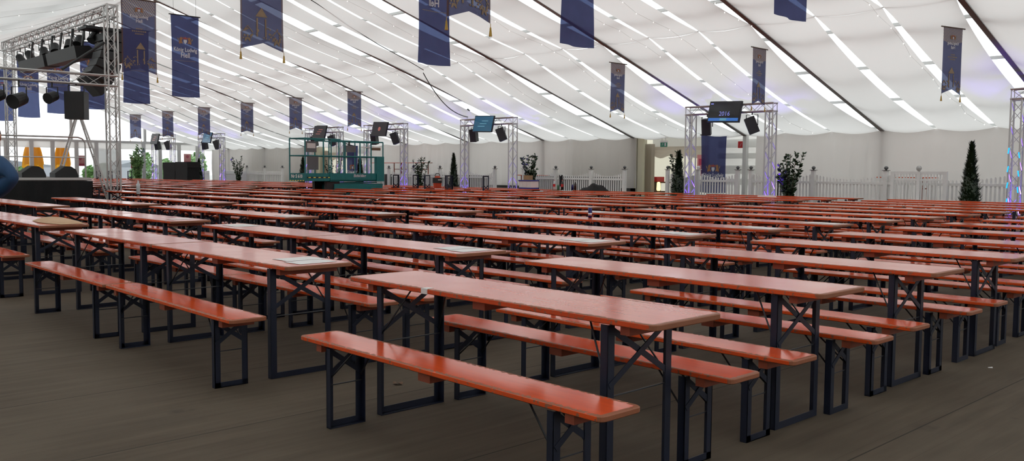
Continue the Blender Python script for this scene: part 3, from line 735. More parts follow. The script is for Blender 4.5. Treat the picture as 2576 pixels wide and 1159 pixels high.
# ------------------------------------------------------------------ banners
def fold(x, z, ph, amp):
    return amp*(sin(x*9+ph)*(.3+.7*min(1, abs(z)*.6)) + .5*sin(x*17+z*2.3+ph*2)*min(1, abs(z)*.5))
def crest(f, cx, cz, s, dsp, mir):
    """shield between two rearing beasts under a crown, plain stand-in shapes"""
    def P(pts, mat, dy=0):
        T_ = [(cx+mir*x*s, z*s+cz) for x, z in pts]; n = len(T_)
        vs = [(x, dsp(x, z)-.006-dy, z) for x, z in T_] + [(x, dsp(x, z)+.006+dy, z) for x, z in T_]
        f.add(vs, [tuple(range(n)), tuple(range(2*n-1, n-1, -1))], mat)
    P([(-.16, .22), (.16, .22), (.17, 0), (0, -.25), (-.17, 0)], 'print_white', .002)
    P([(-.2, .28), (.2, .28), (.26, .5), (.1, .38), (0, .55), (-.1, .38), (-.26, .5)], 'print_red')
    for g in (-1, 1):
        P([(g*.22, -.2), (g*.34, .1), (g*.24, .36), (g*.42, .5), (g*.58, .36), (g*.54, .1), (g*.66, -.05), (g*.58, -.28), (g*.44, -.14)], 'print_orange')
        P([(g*.58, .0), (g*.78, .2), (g*.82, .42), (g*.7, .3), (g*.62, .16)], 'print_gold')
def letter(f, body, size, cx, cz, dsp, mat, mir, sx=1., bold=.0):
    vs, fs = text_mesh(body, size, None, .0, sx, bold)
    V = [(cx+mir*x, dsp(cx+mir*x, cz+y)-.007, cz+y) for x, y, z in vs]; f.add(V, fs, mat)
    V = [(cx+mir*x, dsp(cx+mir*x, cz+y)+.007, cz+y) for x, y, z in vs]; f.add(V, fs, mat)
def banner_plain(x, y, z, label, w=.9, h=2.5, mir=1, ph=0., rz=0., wires=True, crest_z=.32):
    t = thing('rectangular_banner', label, 'banner', (x, y, z), PI/2+rz, 'rectangular dark blue banners')
    amp = .022
    def dsp(X, Z): return fold(X, Z, ph, amp)
    f = MB(); f.grid(lambda u, v: ((u-.5)*w*(1-.05*sin(PI*v)+.02*v), dsp((u-.5)*w, -h*v), -h*v-.02*sin(PI*u*1.0)*v), 26, 30, 'banner'); f.obj('cloth', t, smooth=True)
    f = MB(); f.tube((-w/2-.05, 0, .01), (w/2+.05, 0, .01), .018, 'black', 8)
    f.obj('top_rod', t)
    if wires:
        f = MB(); top = zroof(y)-.5-z
        for s in (-1, 1): f.tube((s*w*.4, 0, 0), (s*w*.4, 0, top), .004, 'wire', 4)
        f.obj('hanging_wire', t)
    f = MB(); crest(f, 0, -h*crest_z, .30*w/.9, dsp, mir)
    f.obj('crest', t)
    f = MB(); zt = -h*(crest_z+.10)
    letter(f, 'König Ludwig', .175*w/.9, 0, zt, dsp, 'print_white', mir, .78, .0045); f.obj('upper_lettering', t); f = MB(); letter(f, 'Hell', .215*w/.9, 0, zt-.17, dsp, 'print_white', mir, .8, .005); f.obj('lower_lettering', t); f = MB()
    for q in range(22): 
        xx = -w*.36+w*.72*q/22; f.add([(xx, dsp(xx, zt-.34)-.007, zt-.35), (xx+w*.022, dsp(xx, zt-.34)-.007, zt-.35), (xx+w*.022, dsp(xx, zt-.34)-.007, zt-.334), (xx, dsp(xx, zt-.34)-.007, zt-.334)], [(0, 1, 2, 3)], 'print_gold')
    f.obj('small_print', t)
    return t
def banner_notch(x, y, z, label, w=.72, h=1.5, mir=1, ph=0., rz=0., group='notched banners'):
    t = thing('notched_banner', label, 'banner', (x, y, z), PI/2+rz, group)
    amp = .014; nk = .11
    def dsp(X, Z): return fold(X, Z, ph, amp)
    def fn(u, v):
        X = (u-.5)*w; cut = nk*(1-abs(2*u-1)); Z = -(h-cut)*v; return (X*(1-.02*sin(PI*v)), dsp(X, Z), Z)
    f = MB(); f.grid(fn, 20, 24, 'banner_notch'); f.obj('cloth', t, smooth=True)
    f = MB(); f.tube((-w/2-.08, 0, .01), (w/2+.08, 0, .01), .015, 'brown_pole', 8); top = max(.03, zroof(y)-.42-z)
    for s in (-1, 1): f.tube((s*w*.45, 0, 0), (s*w*.45, 0, top), .003, 'wire', 4)
    f.obj('top_rod', t)
    f = MB(); crest(f, 0, -.22, .13, dsp, mir); f.obj('crest', t)
    f = MB(); letter(f, 'König Ludwig', .088, 0, -.34, dsp, 'print_white', mir, .78, .0025); f.obj('upper_lettering', t); f = MB(); letter(f, 'Hell', .10, 0, -.43, dsp, 'print_white', mir, .85, .0025); f.obj('lower_lettering', t); f = MB()
    for r in range(3):
        ww = (.14, .30, .18)[r]; zz = -.60-.052*r
        for q in range(8):
            xx = -ww/2+ww*q/8; f.add([(xx, dsp(xx, zz)-.007, zz), (xx+ww/11, dsp(xx, zz)-.007, zz), (xx+ww/11, dsp(xx, zz)-.007, zz+.026), (xx, dsp(xx, zz)-.007, zz+.026)], [(0, 1, 2, 3)], 'print_gold')
    f.obj('small_print', t)
    f = MB()   # plain little town in gold outline: gabled houses, a gate tower, trees
    def P(pts, mat='print_gold', dy=0.):
        n = len(pts); vs = [(mir*a, dsp(mir*a, b)-.006-dy, b) for a, b in pts]; f.add(vs, [tuple(range(n))], mat)
        vs = [(mir*a, dsp(mir*a, b)+.006+dy, b) for a, b in pts]; f.add(vs, [tuple(range(n-1, -1, -1))], mat)
    P([(-.08, -1.0), (.02, -.86), (.12, -1.0)]); P([(-.06, -1.02), (-.035, -1.02), (-.035, -1.3), (-.06, -1.3)]); P([(.08, -1.02), (.105, -1.02), (.105, -1.3), (.08, -1.3)])
    for hx_, hz, hw_ in ((.24, -1.14, .09), (-.24, -1.17, .09)):
        P([(hx_-hw_, hz-.1), (hx_-hw_+.02, hz-.1), (hx_+.0, hz-.015), (hx_+.0, hz)]); P([(hx_+hw_, hz-.1), (hx_+hw_-.02, hz-.1), (hx_, hz-.015), (hx_, hz)])
        for q in (-1, 0, 1): P([(hx_+q*.05-.015, hz-.14), (hx_+q*.05+.015, hz-.14), (hx_+q*.05+.015, hz-.17), (hx_+q*.05-.015, hz-.17)])
        P([(hx_-.05, hz-.24), (hx_-.04, hz-.19), (hx_, hz-.175), (hx_+.04, hz-.19), (hx_+.05, hz-.24), (hx_+.03, hz-.24), (hx_, hz-.2), (hx_-.03, hz-.24)])
    q = random.Random(4)
    for _ in range(46):
        a, b = q.uniform(-.31, .31), q.uniform(-1.36, -1.16); 
        if b < -(h-nk*(1-abs(a)/(w/2)))+.06: continue
        s = q.uniform(.008, .022); P([(a-s, b), (a, b-s), (a+s, b), (a, b+s)])
    f.obj('town_print', t)
    for s in (-1, 1):
        f = MB(); X = s*w/2; f.tube((X, 0, -h), (X, 0, -h-.05), .004, 'gold', 4); f.lathe([(.004, 0), (.012, -.02), (.012, -.035), (.022, -.12)], 'gold', 8, c=(X, 0, -h-.04)); f.obj('tassel', t)
    return t
def at(u, Y=None, X=None):
    d = ray(u, 430); k = (Y/d.y) if Y is not None else X/d.x; return d.x*k, d.y*k
PB = 3.64+2.5
for u, mir, lab, ph in ((1977, 1, 'blue banner cut off by the top edge, right of the dark roof beam', .3), (1447, 1, 'plain-bottomed blue banner at the top edge, centre right', 1.1), (1091, -1, 'blue banner with mirrored white lettering, overlapping a notched banner', 2.0),
                    (471, 1, 'blue banner with crest and white König Ludwig Hell lettering, fully visible', 2.9), (348, 1, 'blue banner hanging behind the large left notched banner', 4.0), (238, 1, 'blue banner just left of the tall truss tower', 5.1),
                    (153, 1, 'blue banner over the stage with lettering behind the lower truss', .9), (77, 1, 'blue banner over the stage, second from the left picture edge', 1.7), (12, 1, 'blue banner at the left picture edge over the stage', 2.4)):
    x, y = at(u, Y=11.95); banner_plain(x, y, PB, lab, mir=mir, ph=ph, rz=rj.uniform(-.05, .05))
for u, yy, zt, mir, lab in ((357, 7.2, 4.84, 1, 'large notched banner beside the truss tower, brown border and golden town'), (664, 6.7, 4.70, -1, 'large notched banner at the top edge, left of centre'), (1178, 7.3, 4.75, -1, 'large notched banner at the top edge behind the mirrored blue banner')):
    x, y = at(u, Y=yy); banner_notch(x, y, zt, lab, ph=u, mir=mir)
sm = [(2384, 'farthest right, with folded lower end'), (1903, 'over the arch with the 2016 screen'), (1551, 'alone in the picture centre right'), (892, 'right of the green lift top rail'), (745, 'left above the green lift'),
      (623, 'fourth from the left of the small row'), (515, 'third from the left, over the blue-lit arch'), (424, 'second from the left of the small row'), (343, 'leftmost small one, before the bright gable')]
for i, (u, w_) in enumerate(sm):
    x, y = at(u, Y=20.9); banner_notch(x, y, 4.63, 'small notched blue and brown banner, ' + w_, w=.665, h=1.46, mir=-1, ph=u*.7, rz=(-.25 if i == 0 else rj.uniform(-.08, .08)), group='small notched banners over the fence side')
# banners hung in the wall openings face the tables
for x, lab in ((-18.6, 'blue banner with crest hung in the opening behind the white gate'), (-42.2, 'blue banner hung in the wall opening behind the green lift')):
    t = banner_plain(x, YW-.25, 2.76, lab, w=1.1, h=2.1, ph=x, wires=False, crest_z=.60); t.rotation_euler.z = 0

# ------------------------------------------------------------------ fence
FY = 25.5; FZ = .45
def post(x, white, label):
    t = thing('fence_post', label, 'fence post', (x, FY, FZ), 0, 'white fence posts')
    f = MB(); f.box((-.055, -.055, 0), (.055, .055, 1.03), 'white'); f.obj('shaft', t)
    f = MB(); c = 'white' if white else 'white_cap'; f.box((-.085, -.085, 1.03), (.085, .085, 1.045), c)
    f.lathe([(.02, 1.045), (.03, 1.06), (.055, 1.085), (.062, 1.11), (.05, 1.14), (.02, 1.16)], c, 12); f.obj('ball_cap', t)
def fence_panel(x0, x1, label, wavy=True, solid=False, flat=None):
    t = thing('picket_fence_panel', label, 'fence panel', (x0, FY, FZ), 0, 'white picket fence panels')
    w = x1-x0; n = max(3, int(w/.105)); f = MB()
    for k in range(n):
        x = (k+.5)*w/n; s = x/w; h = .78 + (.14*(2*s-1)**2 if wavy else .04)
        if flat: h = flat
        hw = .025 if not solid else w/n/2-.003
        f.prism([(x-hw, .04), (x+hw, .04), (x+hw, h-.03), (x, h), (x-hw, h-.03)], -.032, -.012, 'white', Matrix.Rotation(PI/2, 4, 'X'))
    f.obj('pickets', t)
    for z in (.16, .66): g = MB(); g.box((0, -.01, z-.035), (w, .012, z+.035), 'white'); g.obj('rail', t)
px = [-11.24, -13.48, -15.7]
seg = [(-5.8, -8.0, 'right of the tall thuja'), (-8.05, -11.2, 'behind the white garden bench'), (-11.3, -13.42, 'right of the leafy laurel by the 2016 arch'), (-13.55, -15.6, 'behind the laurel by the 2016 arch'),
       (-20.95, -22.45, 'just left of the tented exit'), (-22.6, -24.3, 'behind the red and dark bottles'), (-24.45, -26.1, 'behind the carton boxes'), (-28.05, -29.6, 'left of the middle arch'), (-29.7, -31.6, 'behind the middle thuja'), (-31.7, -33.6, 'behind the orange backpack'), (-33.7, -35.4, 'right of the green lift'),
       (-36.0, -38.4, 'seen through the right of the green lift'), (-38.5, -40.2, 'seen through the middle of the green lift')]
for a, b, w_ in seg: fence_panel(b, a, 'white wavy picket fence panel ' + w_)
for a, b, w_ in ((-46.0, -47.9, 'left of the green lift'), (-48.0, -50.1, 'second one left of the green lift')): fence_panel(b, a, 'white picket fence panel ' + w_, False)
fence_panel(-53.2, -50.3, 'white closed board fence panel behind the left laurel', False, True); fence_panel(-57.2, -55.4, 'white closed board fence panel by the black cases', False, True)
fence_panel(-18.85, -17.75, 'white boarded gate leaf below the blue wall banner', True, True); fence_panel(-17.6, -16.2, 'white gate leaf of closed boards, right half', True, False)
fence_panel(-14.7, -14.2, 'narrow white board panel right of the gate', False, True, .95)
for x, wh, w_ in ((-11.24, 0, 'left of the white garden bench'), (-13.48, 0, 'right of the laurel by the 2016 arch'), (-15.65, 0, 'right of the curtain gap, inside the 2016 arch'), (-16.14, 0, 'at the right end of the white gate'), (-17.68, 1, 'in the middle of the white gate'), (-18.96, 0, 'beside the dark thuja at the exit'),
                  (-20.9, 0, 'at the fence end next to the tented exit'), (-22.53, 0, 'second one left of the tented exit'), (-24.39, 0, 'above the red-labelled bottles'), (-27.95, 0, 'left one seen through the middle arch'), (-26.2, 0, 'right one seen through the middle arch'), (-31.65, 0, 'between the thuja and the orange backpack'), (-33.65, 0, 'left of the orange backpack'), (-35.6, 0, 'right behind the green lift'),
                  (-45.93, 0, 'left of the green lift'), (-50.2, 0, 'between the left laurel and the open pickets'), (-48.0, 0, 'between two panels left of the green lift')):
    post(x, wh, 'white post with %s ball cap, %s' % ('white' if wh else 'dark', w_))
f = MB()
for a, b in ((-26.4, -21.55), (-37.5, -28.95), (-50.0, -46.9)): f.box((a, FY+.55, FZ), (b, FY+.6, FZ+.74), 'gap_dark')  # dark sheets added behind the fence so the picket gaps read dark
f.box((-46.2, YW-.1, .45), (-46.1, YW-.05, .72), 'gap_dark'); f.box((-40.9, YW-.1, 0), (-22.3, YW-.06, .74), 'gap_dark')  # dark strip put in for the dark gap below the curtain hem
struct(f.obj('added_gap_backing'))
# white garden bench with ball finials in front of the fence
t = thing('garden_bench', 'white slatted garden bench back with ball finials before the picket fence', 'bench', (-10.2, FY-.28, 0))
f = MB()
for x in (-.72, 0, .72):
    f.box((x-.045, -.045, 0), (x+.045, .045, 1.46), 'white'); f.lathe([(.03, 1.46), (.035, 1.48), (.07, 1.52), (.075, 1.56), (.05, 1.61), (.01, 1.63)], 'white', 12)
f.obj('posts', t)
f = MB(); f.box((-.72, -.02, 1.38), (.72, .02, 1.46), 'white'); f.box((-.72, -.02, 1.2), (.72, .02, 1.25), 'white'); f.box((-.72, -.02, .5), (.72, .02, .56), 'white')
for k in range(17): x = -.66+k*.0825; f.box((x-.012, -.015, .5), (x+.012, .015, 1.38), 'white')
f.obj('slatted_back', t)
f = MB(); f.box((-.72, -.5, .42), (.72, 0, .46), 'white'); f.obj('seat', t)

# tables and benches on the podium behind the fence
def podium_table(x, y, h, label, n=2.2):
    t = thing('standing_table', label, 'table', (x, y, .45))
    f = MB(); f.box((-n/2, -.25, h-.03), (n/2, .25, h), 'table'); f.obj('tabletop', t)
    for s in (-1, 1):
        f = MB(); xx = s*(n/2-.28)
        for q in (-1, 1): f.box((xx-.018, q*.2-.018, 0), (xx+.018, q*.2+.018, h-.03), 'batten')
        f.box((xx-.015, -.2, .02), (xx+.015, .2, .05), 'batten'); f.box((xx-.015, -.2, h-.35), (xx+.015, .2, h-.32), 'batten'); f.obj('leg_frame', t)
podium_table(-37.5, 26.8, 1.32, 'tall orange table seen through the right of the green lift'); podium_table(-35.25, 26.8, 1.32, 'tall orange table right of the green lift')
podium_table(-26.9, 26.7, .78, 'orange table on the podium seen through the middle arch', 1.5); podium_table(-11.1, 26.6, .85, 'orange table hidden behind the post left of the white bench', 1.6)

# ------------------------------------------------------------------ plants
def thuja(x, y, h, r, label, z0=0, n=1500):
    t = thing('thuja_tree', label, 'conifer', (x, y, z0), 0, 'potted thuja trees')
    f = MB(); f.lathe([(.13, 0), (.17, .28), (.15, .28), (.1, .27)], 'pot', 12); f.obj('pot', t)
    f = MB(); f.tube((0, 0, .27), (0, 0, h*.9), .025, 'bark', 6, .006); f.obj('trunk', t)
    g = MB(); q = random.Random(int(abs(x)*13)); hh = h-.3
    g.lathe([(r*.55, .34), (r*.75, .3+hh*.12), (r*.55, .3+hh*.45), (r*.22, .3+hh*.78), (.01, h-.08)], 'thuja', 10)
    for _ in range(n):
        v = q.random()**1.25; a = q.uniform(0, 2*PI)
        rr = r*(1-v)**.85*(.55+.45*q.random())*(1.0 if v > .1 else .6+4*v)*(1+.14*sin(a*3+v*17)); c = Vector((rr*cos(a), rr*sin(a), .3+hh*v))
        s = q.uniform(.03, .075); d = Vector((cos(a)*.9, sin(a)*.9, 1.1)).normalized()*s*1.8; e = Vector((-sin(a), cos(a), q.uniform(-.3, .3)))*s*.6
        g.add([c-e, c+d*.4-e*.2, c+d, c+e], [(0, 1, 2, 3)], 'thuja')
    g.obj('foliage', t)
thuja(-8.43, 24.05, 2.18, .32, 'tall slender dark thuja near the right picture edge', n=2200)
thuja(-17.95, 24.75, 2.08, .33, 'dark thuja between the exit and the 2016 arch'); thuja(-29.6, 24.6, 2.1, .30, 'dark pointed thuja left of the middle arch')
thuja(-42.3, 24.7, 2.02, .36, 'dark thuja seen through the left of the green lift'); thuja(-36.9, 24.7, 2.0, .33, 'dark thuja seen through the right of the green lift'); thuja(-52.2, 23.4, 1.95, .34, 'dark thuja beside the black cases')
def leafy(x, y, h, w, label, stems=7, seed=1, mat='leaf', per=44, ls=.085):
    per = int(per*1.3); ls *= 1.15; w *= 1.25; stems += 1
    t = thing('laurel_bush', label, 'shrub', (x, y, 0), 0, 'potted leafy shrubs')
    f = MB(); f.lathe([(.15, 0), (.2, .34), (.17, .34), (.1, .33)], 'pot', 12); f.obj('pot', t)
    q = random.Random(seed); st = MB(); lf = MB()
    for k in range(stems):
        a = 2*PI*k/stems+q.uniform(-.4, .4); sp = w*q.uniform(.25, 1); hh = h*q.uniform(.62, 1) if k else h; pts = []
        for i in range(7): s = i/6; pts.append(Vector((sp*cos(a)*s**1.2, sp*sin(a)*s**1.2, .33+(hh-.33)*s)))
        st.path(pts, .008, 'bark', 4)
        for i in range(per):
            s = q.uniform(.12, 1); j = min(5, int(s*6)); p = pts[j].lerp(pts[j+1], s*6-j); b = q.uniform(0, 2*PI)
            d = Vector((cos(b), sin(b), q.uniform(.1, 1.0))).normalized()*ls*q.uniform(.7, 1.4); e = d.cross(Vector((q.gauss(0, 1), q.gauss(0, 1), q.gauss(0, 1)))).normalized()*ls*.3
            lf.add([p, p+d*.45+e, p+d, p+d*.45-e], [(0, 1, 2, 3)], mat)
    st.obj('stems', t); lf.obj('leaves', t)
leafy(-13.75, 24.55, 2.0, .33, 'leafy laurel shrub standing right of the 2016 arch', 9, 2, per=55, ls=.11); leafy(-24.9, 24.65, 2.03, .34, 'leafy laurel shrub right of the middle arch', 10, 3, per=52, ls=.1)
leafy(-32.1, 24.7, 2.0, .38, 'leafy laurel shrub on the arch right behind the green lift', 9, 4, per=50); leafy(-50.0, 24.85, 2.15, .36, 'leafy laurel shrub beside the far blue-lit arch', 10, 5, per=50)
leafy(-39.5, 24.8, 1.95, .6, 'leafy laurel shrub seen through the middle of the green lift', 10, 6, per=44); leafy(-18.25, 25.1, 2.15, .3, 'leafy shrub behind the thuja at the exit', 7, 7, per=40)
leafy(-59.0, 22.3, 2.9, .4, 'tall light green bamboo before the end glazing', 14, 8, 'garden', 60, .16)

# ------------------------------------------------------------------ green scissor lift
t = thing('scissor_lift', 'green scissor lift with railed platform parked among the tables', 'scissor lift', (-25.72, 16.4, 0), math.radians(8))
def lb(name, boxes, mat, par=t):
    f = MB()
    for a, b in boxes: f.box(a, b, mat)
    return f.obj(name, par)
ch = lb('chassis', [((-.4, -1.0, .14), (.4, 1.55, .62))], 'green'); lb('chassis_cover', [((-.39, -.55, .62), (.39, 1.6, .92))], 'green')
f = MB()
for s in (-1, 1):
    for y in (-.75, 1.2): f.tube((s*.32, y, .2), (s*.42, y, .2), .2, 'black', 18)
for k in range(1): pass
f.obj('wheels', t)
f = MB()
for k in range(4):
    z = .8+.045*k
    for s in (-1, 1): f.bar((s*.33, -.7, z), (s*.33, 1.35, z+.03 if k % 2 else z-.02+.03), .05, .04, 'green' if k % 2 else 'black')
for s in (-.3, .3): f.box((s-.06, -.85, .68), (s+.06, -.3, 1.0), 'black')
f.obj('scissor_arms', t)
pf = lb('platform', [((-.42, -.75, 1.0), (.42, 1.62, 1.06)), ((.40, -.75, 1.0), (.42, 1.62, 1.27)), ((-.42, -.75, 1.0), (-.40, 1.62, 1.27)), ((-.42, 1.60, 1.0), (.42, 1.62, 1.27))], 'green')
ex = lb('extension_deck', [((-.40, -1.75, 1.03), (.40, -.7, 1.08)), ((.385, -1.75, 1.02), (.405, -.7, 1.27)), ((-.405, -1.75, 1.02), (-.385, -.7, 1.27)), ((-.4, -1.76, 1.02), (.4, -1.74, 1.27))], 'green')
def rails(name, x, y0, y1, zt, ends, posts):
    f = MB()
    for s in (-x, x):
        for z in (zt, 1.83): f.tube((s, y0, z), (s, y1, z), .022, 'green')
        for y in posts: f.tube((s, y, 1.05), (s, y, zt), .022, 'green')
    for y in ends:
        for z in (zt, 1.83): f.tube((-x, y, z), (x, y, z), .022, 'green')
    return f.obj(name, t)
rails('main_railing', .41, -.7, 1.6, 2.34, (1.6,), (-.7, -.1, .55, 1.05, 1.6)); rails('extension_railing', .39, -1.74, -.3, 2.38, (-1.74,), (-1.74, -1.0, -.35))
f = MB(); f.box((.43, 1.28, 1.0), (.45, 1.62, 1.85), 'green'); f.box((.3, 1.3, 1.1), (.42, 1.62, 1.83), 'green'); f.obj('access_gate', t)
f = MB()
for k in range(5): f.box((.4075, -1.62+.2*k, 1.12), (.409, -1.53+.2*k, 1.15), 'yellow')
f.box((.4055, -1.68, 1.11), (.4073, -.72, 1.16), 'black')
for k in range(6): f.box((-.36+.13*k, -1.765, 1.02), (-.29+.13*k, -1.761, 1.05), 'yellow')
f.obj('warning_marks', t)
def ltext(body, size, y, z, mat, bold=.004, x=.426, slant=0.):
    vs, fs = text_mesh(body, size, None, .001, 1, bold, slant); f = MB()
    f.add(vs, fs, mat, Matrix.Translation((x, y, z)) @ Matrix.Rotation(PI/2, 4, 'Z') @ Matrix.Rotation(PI/2, 4, 'X')); return f
ltext('Eichickling', .13, .52, 1.19, 'print_white', slant=.15).obj('company_lettering', t); vs, fs = text_mesh('Nr S 610', .155, None, .001, 1, .004); f = MB(); f.add(vs, fs, 'white', Matrix.Translation((0, -1.766, 1.17)) @ Matrix.Rotation(PI/2, 4, 'X')); f.obj('number_lettering', t)
f = MB(); f.box((.401, .35, .52), (.404, .55, .6), 'box_white'); f.box((.404, .42, .52), (.406, .48, .6), 'red'); f.box((.401, 1.25, .45), (.404, 1.45, .52), 'box_white'); f.obj('stickers', t)
f = MB(); f.box((.0, -1.4, 1.95), (.02, -.98, 2.3), 'grey_sheet'); f.box((.02, -1.36, 2.08), (.022, -1.02, 2.24), 'box_white'); f.box((.0, -1.35, 1.38), (.02, -.9, 1.82), 'grey_sheet'); f.obj('document_board', t)
f = MB(); f.box((.1, .1, 1.98), (.2, .55, 2.2), 'grey_sheet'); f.tube((.15, .3, 2.2), (.15, .3, 2.36), .03, 'black'); f.obj('control_box', t)
f = MB(); f.box((-.3, 1.12, 2.15), (.3, 1.58, 2.18), 'white'); f.box((.3, 1.12, 2.06), (.31, 1.58, 2.15), 'wood'); f.obj('tool_shelf', t)
f = MB(); pts = [Vector((.1, .05-.02*k, 1.98-.12*k+.02*sin(k))) for k in range(9)]; f.path(pts, .012, 'black', 5); f.obj('control_cable', t)
f = MB()
f.grid(lambda u, v: (-.25+.5*v, .1+1.3*u, 1.09+.18*sin(PI*u)*sin(PI*v)*(1+.2*sin(9*u))), 14, 6, 'box_white'); tag(f.obj('white_sheeting', None, (-25.72, 16.4, 0), math.radians(8), True), 'crumpled white sheeting lying on the green lift platform', 'sheeting')

# ------------------------------------------------------------------ upside-down benches on tables, things on tables
def flipped_bench(x, y, label, rz=0.):
    o = bpy.data.objects.new('beer_bench', None); COL.objects.link(o); o.empty_display_size = .2; build_mid('b', o)
    o.location = (x, y, .77+.4705); o.rotation_euler = (PI, 0, rz); tag(o, label, 'bench', 'beer benches turned over on a table')
flipped_bench(-23.2, 17.50, 'beer bench lying upside down on a table right of the green lift'); flipped_bench(-22.5, 17.78, 'beer bench upside down on a table, orange backpack hung on its legs')
flipped_bench(-20.55, 17.62, 'beer bench upside down on a table before the middle thuja')
t = thing('backpack', 'orange and black backpack hung on an upturned bench', 'backpack', (-21.85, 17.5, 1.02))
f = MB(); f.grid(lambda u, v: (.08*cos(2*PI*u)*(.6+.5*sin(PI*v)), .15*sin(2*PI*u)*(.75+.3*sin(PI*v+.6)), -.18+.38*v), 16, 8, 'orange_fabric'); f.lathe([(.02, -.19), (.1, -.185)], 'orange_fabric', 10); f.obj('bag_body', t, smooth=True)
f = MB(); f.grid(lambda u, v: (.11*cos(2*PI*u), .165*sin(2*PI*u), -.02+.16*v), 16, 4, 'black'); f.box((.1, -.06, .06), (.13, .06, .09), 'box_white'); f.obj('black_band', t, smooth=True)
f = MB(); f.path([Vector((0, .1, .2)), Vector((0, .06, .27)), Vector((0, -.06, .27)), Vector((0, -.1, .2))], .012, 'black', 5); f.obj('strap', t)

flipped_bench(-47.3, 16.2, 'beer bench upside down on a far table, right of the stage corner'); flipped_bench(-48.6, 17.65, 'beer bench upside down on a far table, behind the truss tower')
f = MB(); f.grid(lambda u, v: ((u-.5)*.07, (v-.5)*.045*sin(PI*(.1+.8*u)), .004+.014*abs(sin(3*u+v*2))), 8, 5, 'wood'); p_ = ray(1001, 967); p_ = p_*(-EYE/p_.z); tag(f.obj('dry_leaf', None, (p_.x, p_.y, 0), .5, True), 'dry curled brown leaf on the floor below the nearest bench', 'leaf')
f = MB(); f.grid(lambda u, v: ((u-.5)*.03, (v-.5)*.02, .002+.006*u*v), 3, 3, 'paper'); p_ = ray(2491, 925); p_ = p_*(-EYE/p_.z); tag(f.obj('paper_scrap', None, (p_.x, p_.y, 0), .5, True), 'tiny white paper scrap on the bare floor at the right', 'scrap')
f = MB(); f.grid(lambda u, v: ((u-.5)*.2*(1-.4*v), -.03*sin(PI*u), -.42*(v)+.03*sin(u*9)), 8, 6, 'black_cloth'); tag(f.obj('hung_cloth', None, (-24.05, FY-.06, FZ+.78), 0, True), 'black cloth hung over the picket fence above the bottles', 'cloth')
def bottle(x, y, z, label, mat='bottle', h=.30, r=.04, band=None, cap='red', group=None):
    t = thing('drink_bottle', label, 'bottle', (x, y, z), 0, group)
    f = MB(); f.lathe([(r*.8, 0), (r, .01), (r, h*.62), (r*.9, h*.7), (r*.35, h*.88), (r*.33, h*.95)], mat, 14); f.obj('body', t, smooth=True)
    f = MB(); f.lathe([(r*.4, h*.94), (r*.4, h)], cap, 10); f.obj('cap', t)
    if band: f = MB(); f.lathe([(r*1.02, h*.3), (r*1.02, h*.58)], band, 14); f.obj('paper_label', t)
bottle(-21.67, 8.2, .77, 'clear plastic bottle standing on a table right of the truss tower', h=.33, r=.045, cap='box_white')
yy = ROWY[13]
for x, mat, band, cap, h, w_ in ((-21.05, 'bottle', 'red', 'red', .33, 'clear bottle with red label, leftmost on the far table'), (-20.87, 'bottle_green', None, 'box_white', .2, 'short green bottle between two red-labelled bottles'), (-20.68, 'cola', 'red', 'red', .33, 'dark bottle with red label on the far table'), (-20.2, 'can_blue', None, 'can_silver', .2, 'small blue bottle left of a dark one'), (-20.08, 'cola', None, 'box_white', .3, 'slim dark bottle left of the black bag')):
    bottle(x, yy+.02, .77, w_, mat, h, .042 if h > .25 else .035, band, cap, 'bottles on the farthest row')
t = thing('drink_can', 'slim blue and silver drink can on a second-block table', 'can', (-7.97, ROWY[4]+.08, .77))
f = MB(); f.lathe([(.022, 0), (.0265, .008), (.0265, .125), (.022, .135)], 'can_blue', 16); f.lathe([(.0268, .03), (.0268, .065)], 'can_silver', 16); f.obj('body', t, smooth=True)
f = MB(); f.lathe([(.02, .134), (.02, .136)], 'can_silver', 12); f.obj('lid', t)
t = thing('bin_bag', 'black bag slumped on the farthest row of tables', 'bag', (-19.2, yy-.02, .77))
f = MB(); f.grid(lambda u, v: ((u-.5)*1.2, (v-.5)*.42*(.4+.6*sin(PI*u)), .002+.2*sin(PI*v)*sin(PI*u)**.7*(1+.35*sin(u*11+v*5)*sin(u*5))), 22, 8, 'black_cloth'); f.obj('bag_body', t, smooth=True)
t = thing('drink_crate', 'blue crate wrapped with white cartons on the farthest row', 'crate', (-22.27, yy, .77))
f = MB(); f.box((-.3, -.2, 0), (.3, .2, .05), 'crate_blue'); f.box((-.31, -.21, .27), (.31, .21, .31), 'crate_blue'); f.obj('crate_rim', t)
f = MB()
for k in (-1, 0, 1): f.box((-.097+.2*k, -.19, .05), (.097+.2*k, .19, .28), 'box_white')
f.obj('cartons', t)
f = MB(); f.box((-.13, -.1, 0), (.13, .1, .16), 'cardboard'); tag(f.obj('cardboard_box', None, (-22.3, yy, 1.081)), 'small brown cardboard box on top of the blue crate', 'box')
t = thing('paper_stack', 'low white paper stack on a table right of the 2016 arch', 'paper', (-12.1, ROWY[12], .77)); f = MB(); f.box((-.2, -.12, 0), (.2, .12, .04), 'paper'); f.obj('sheets', t)
f = MB()
f.grid(lambda u, v: ((u-.5)*.95, (v-.5)*.36*(.7+.3*sin(PI*u)), .004+.05*sin(PI*v)**.5*sin(PI*min(1, u*1.02))**.4*(1+.2*sin(u*7))), 20, 8, 'tan'); tag(f.obj('cloth_bag', None, (-10.85, 3.2, .77), .03, True), 'flat tan cloth bag lying on the table near the left edge', 'bag')
f = MB(); f.grid(lambda u, v: ((u-.5)*.4, (v-.5)*.3, .002+.06*abs(sin(u*5+v*3))*u), 10, 6, 'paper'); tag(f.obj('crumpled_paper', None, (-15.2, 10.4, .77), .4, True), 'crumpled white paper left on a table before the lift', 'paper')

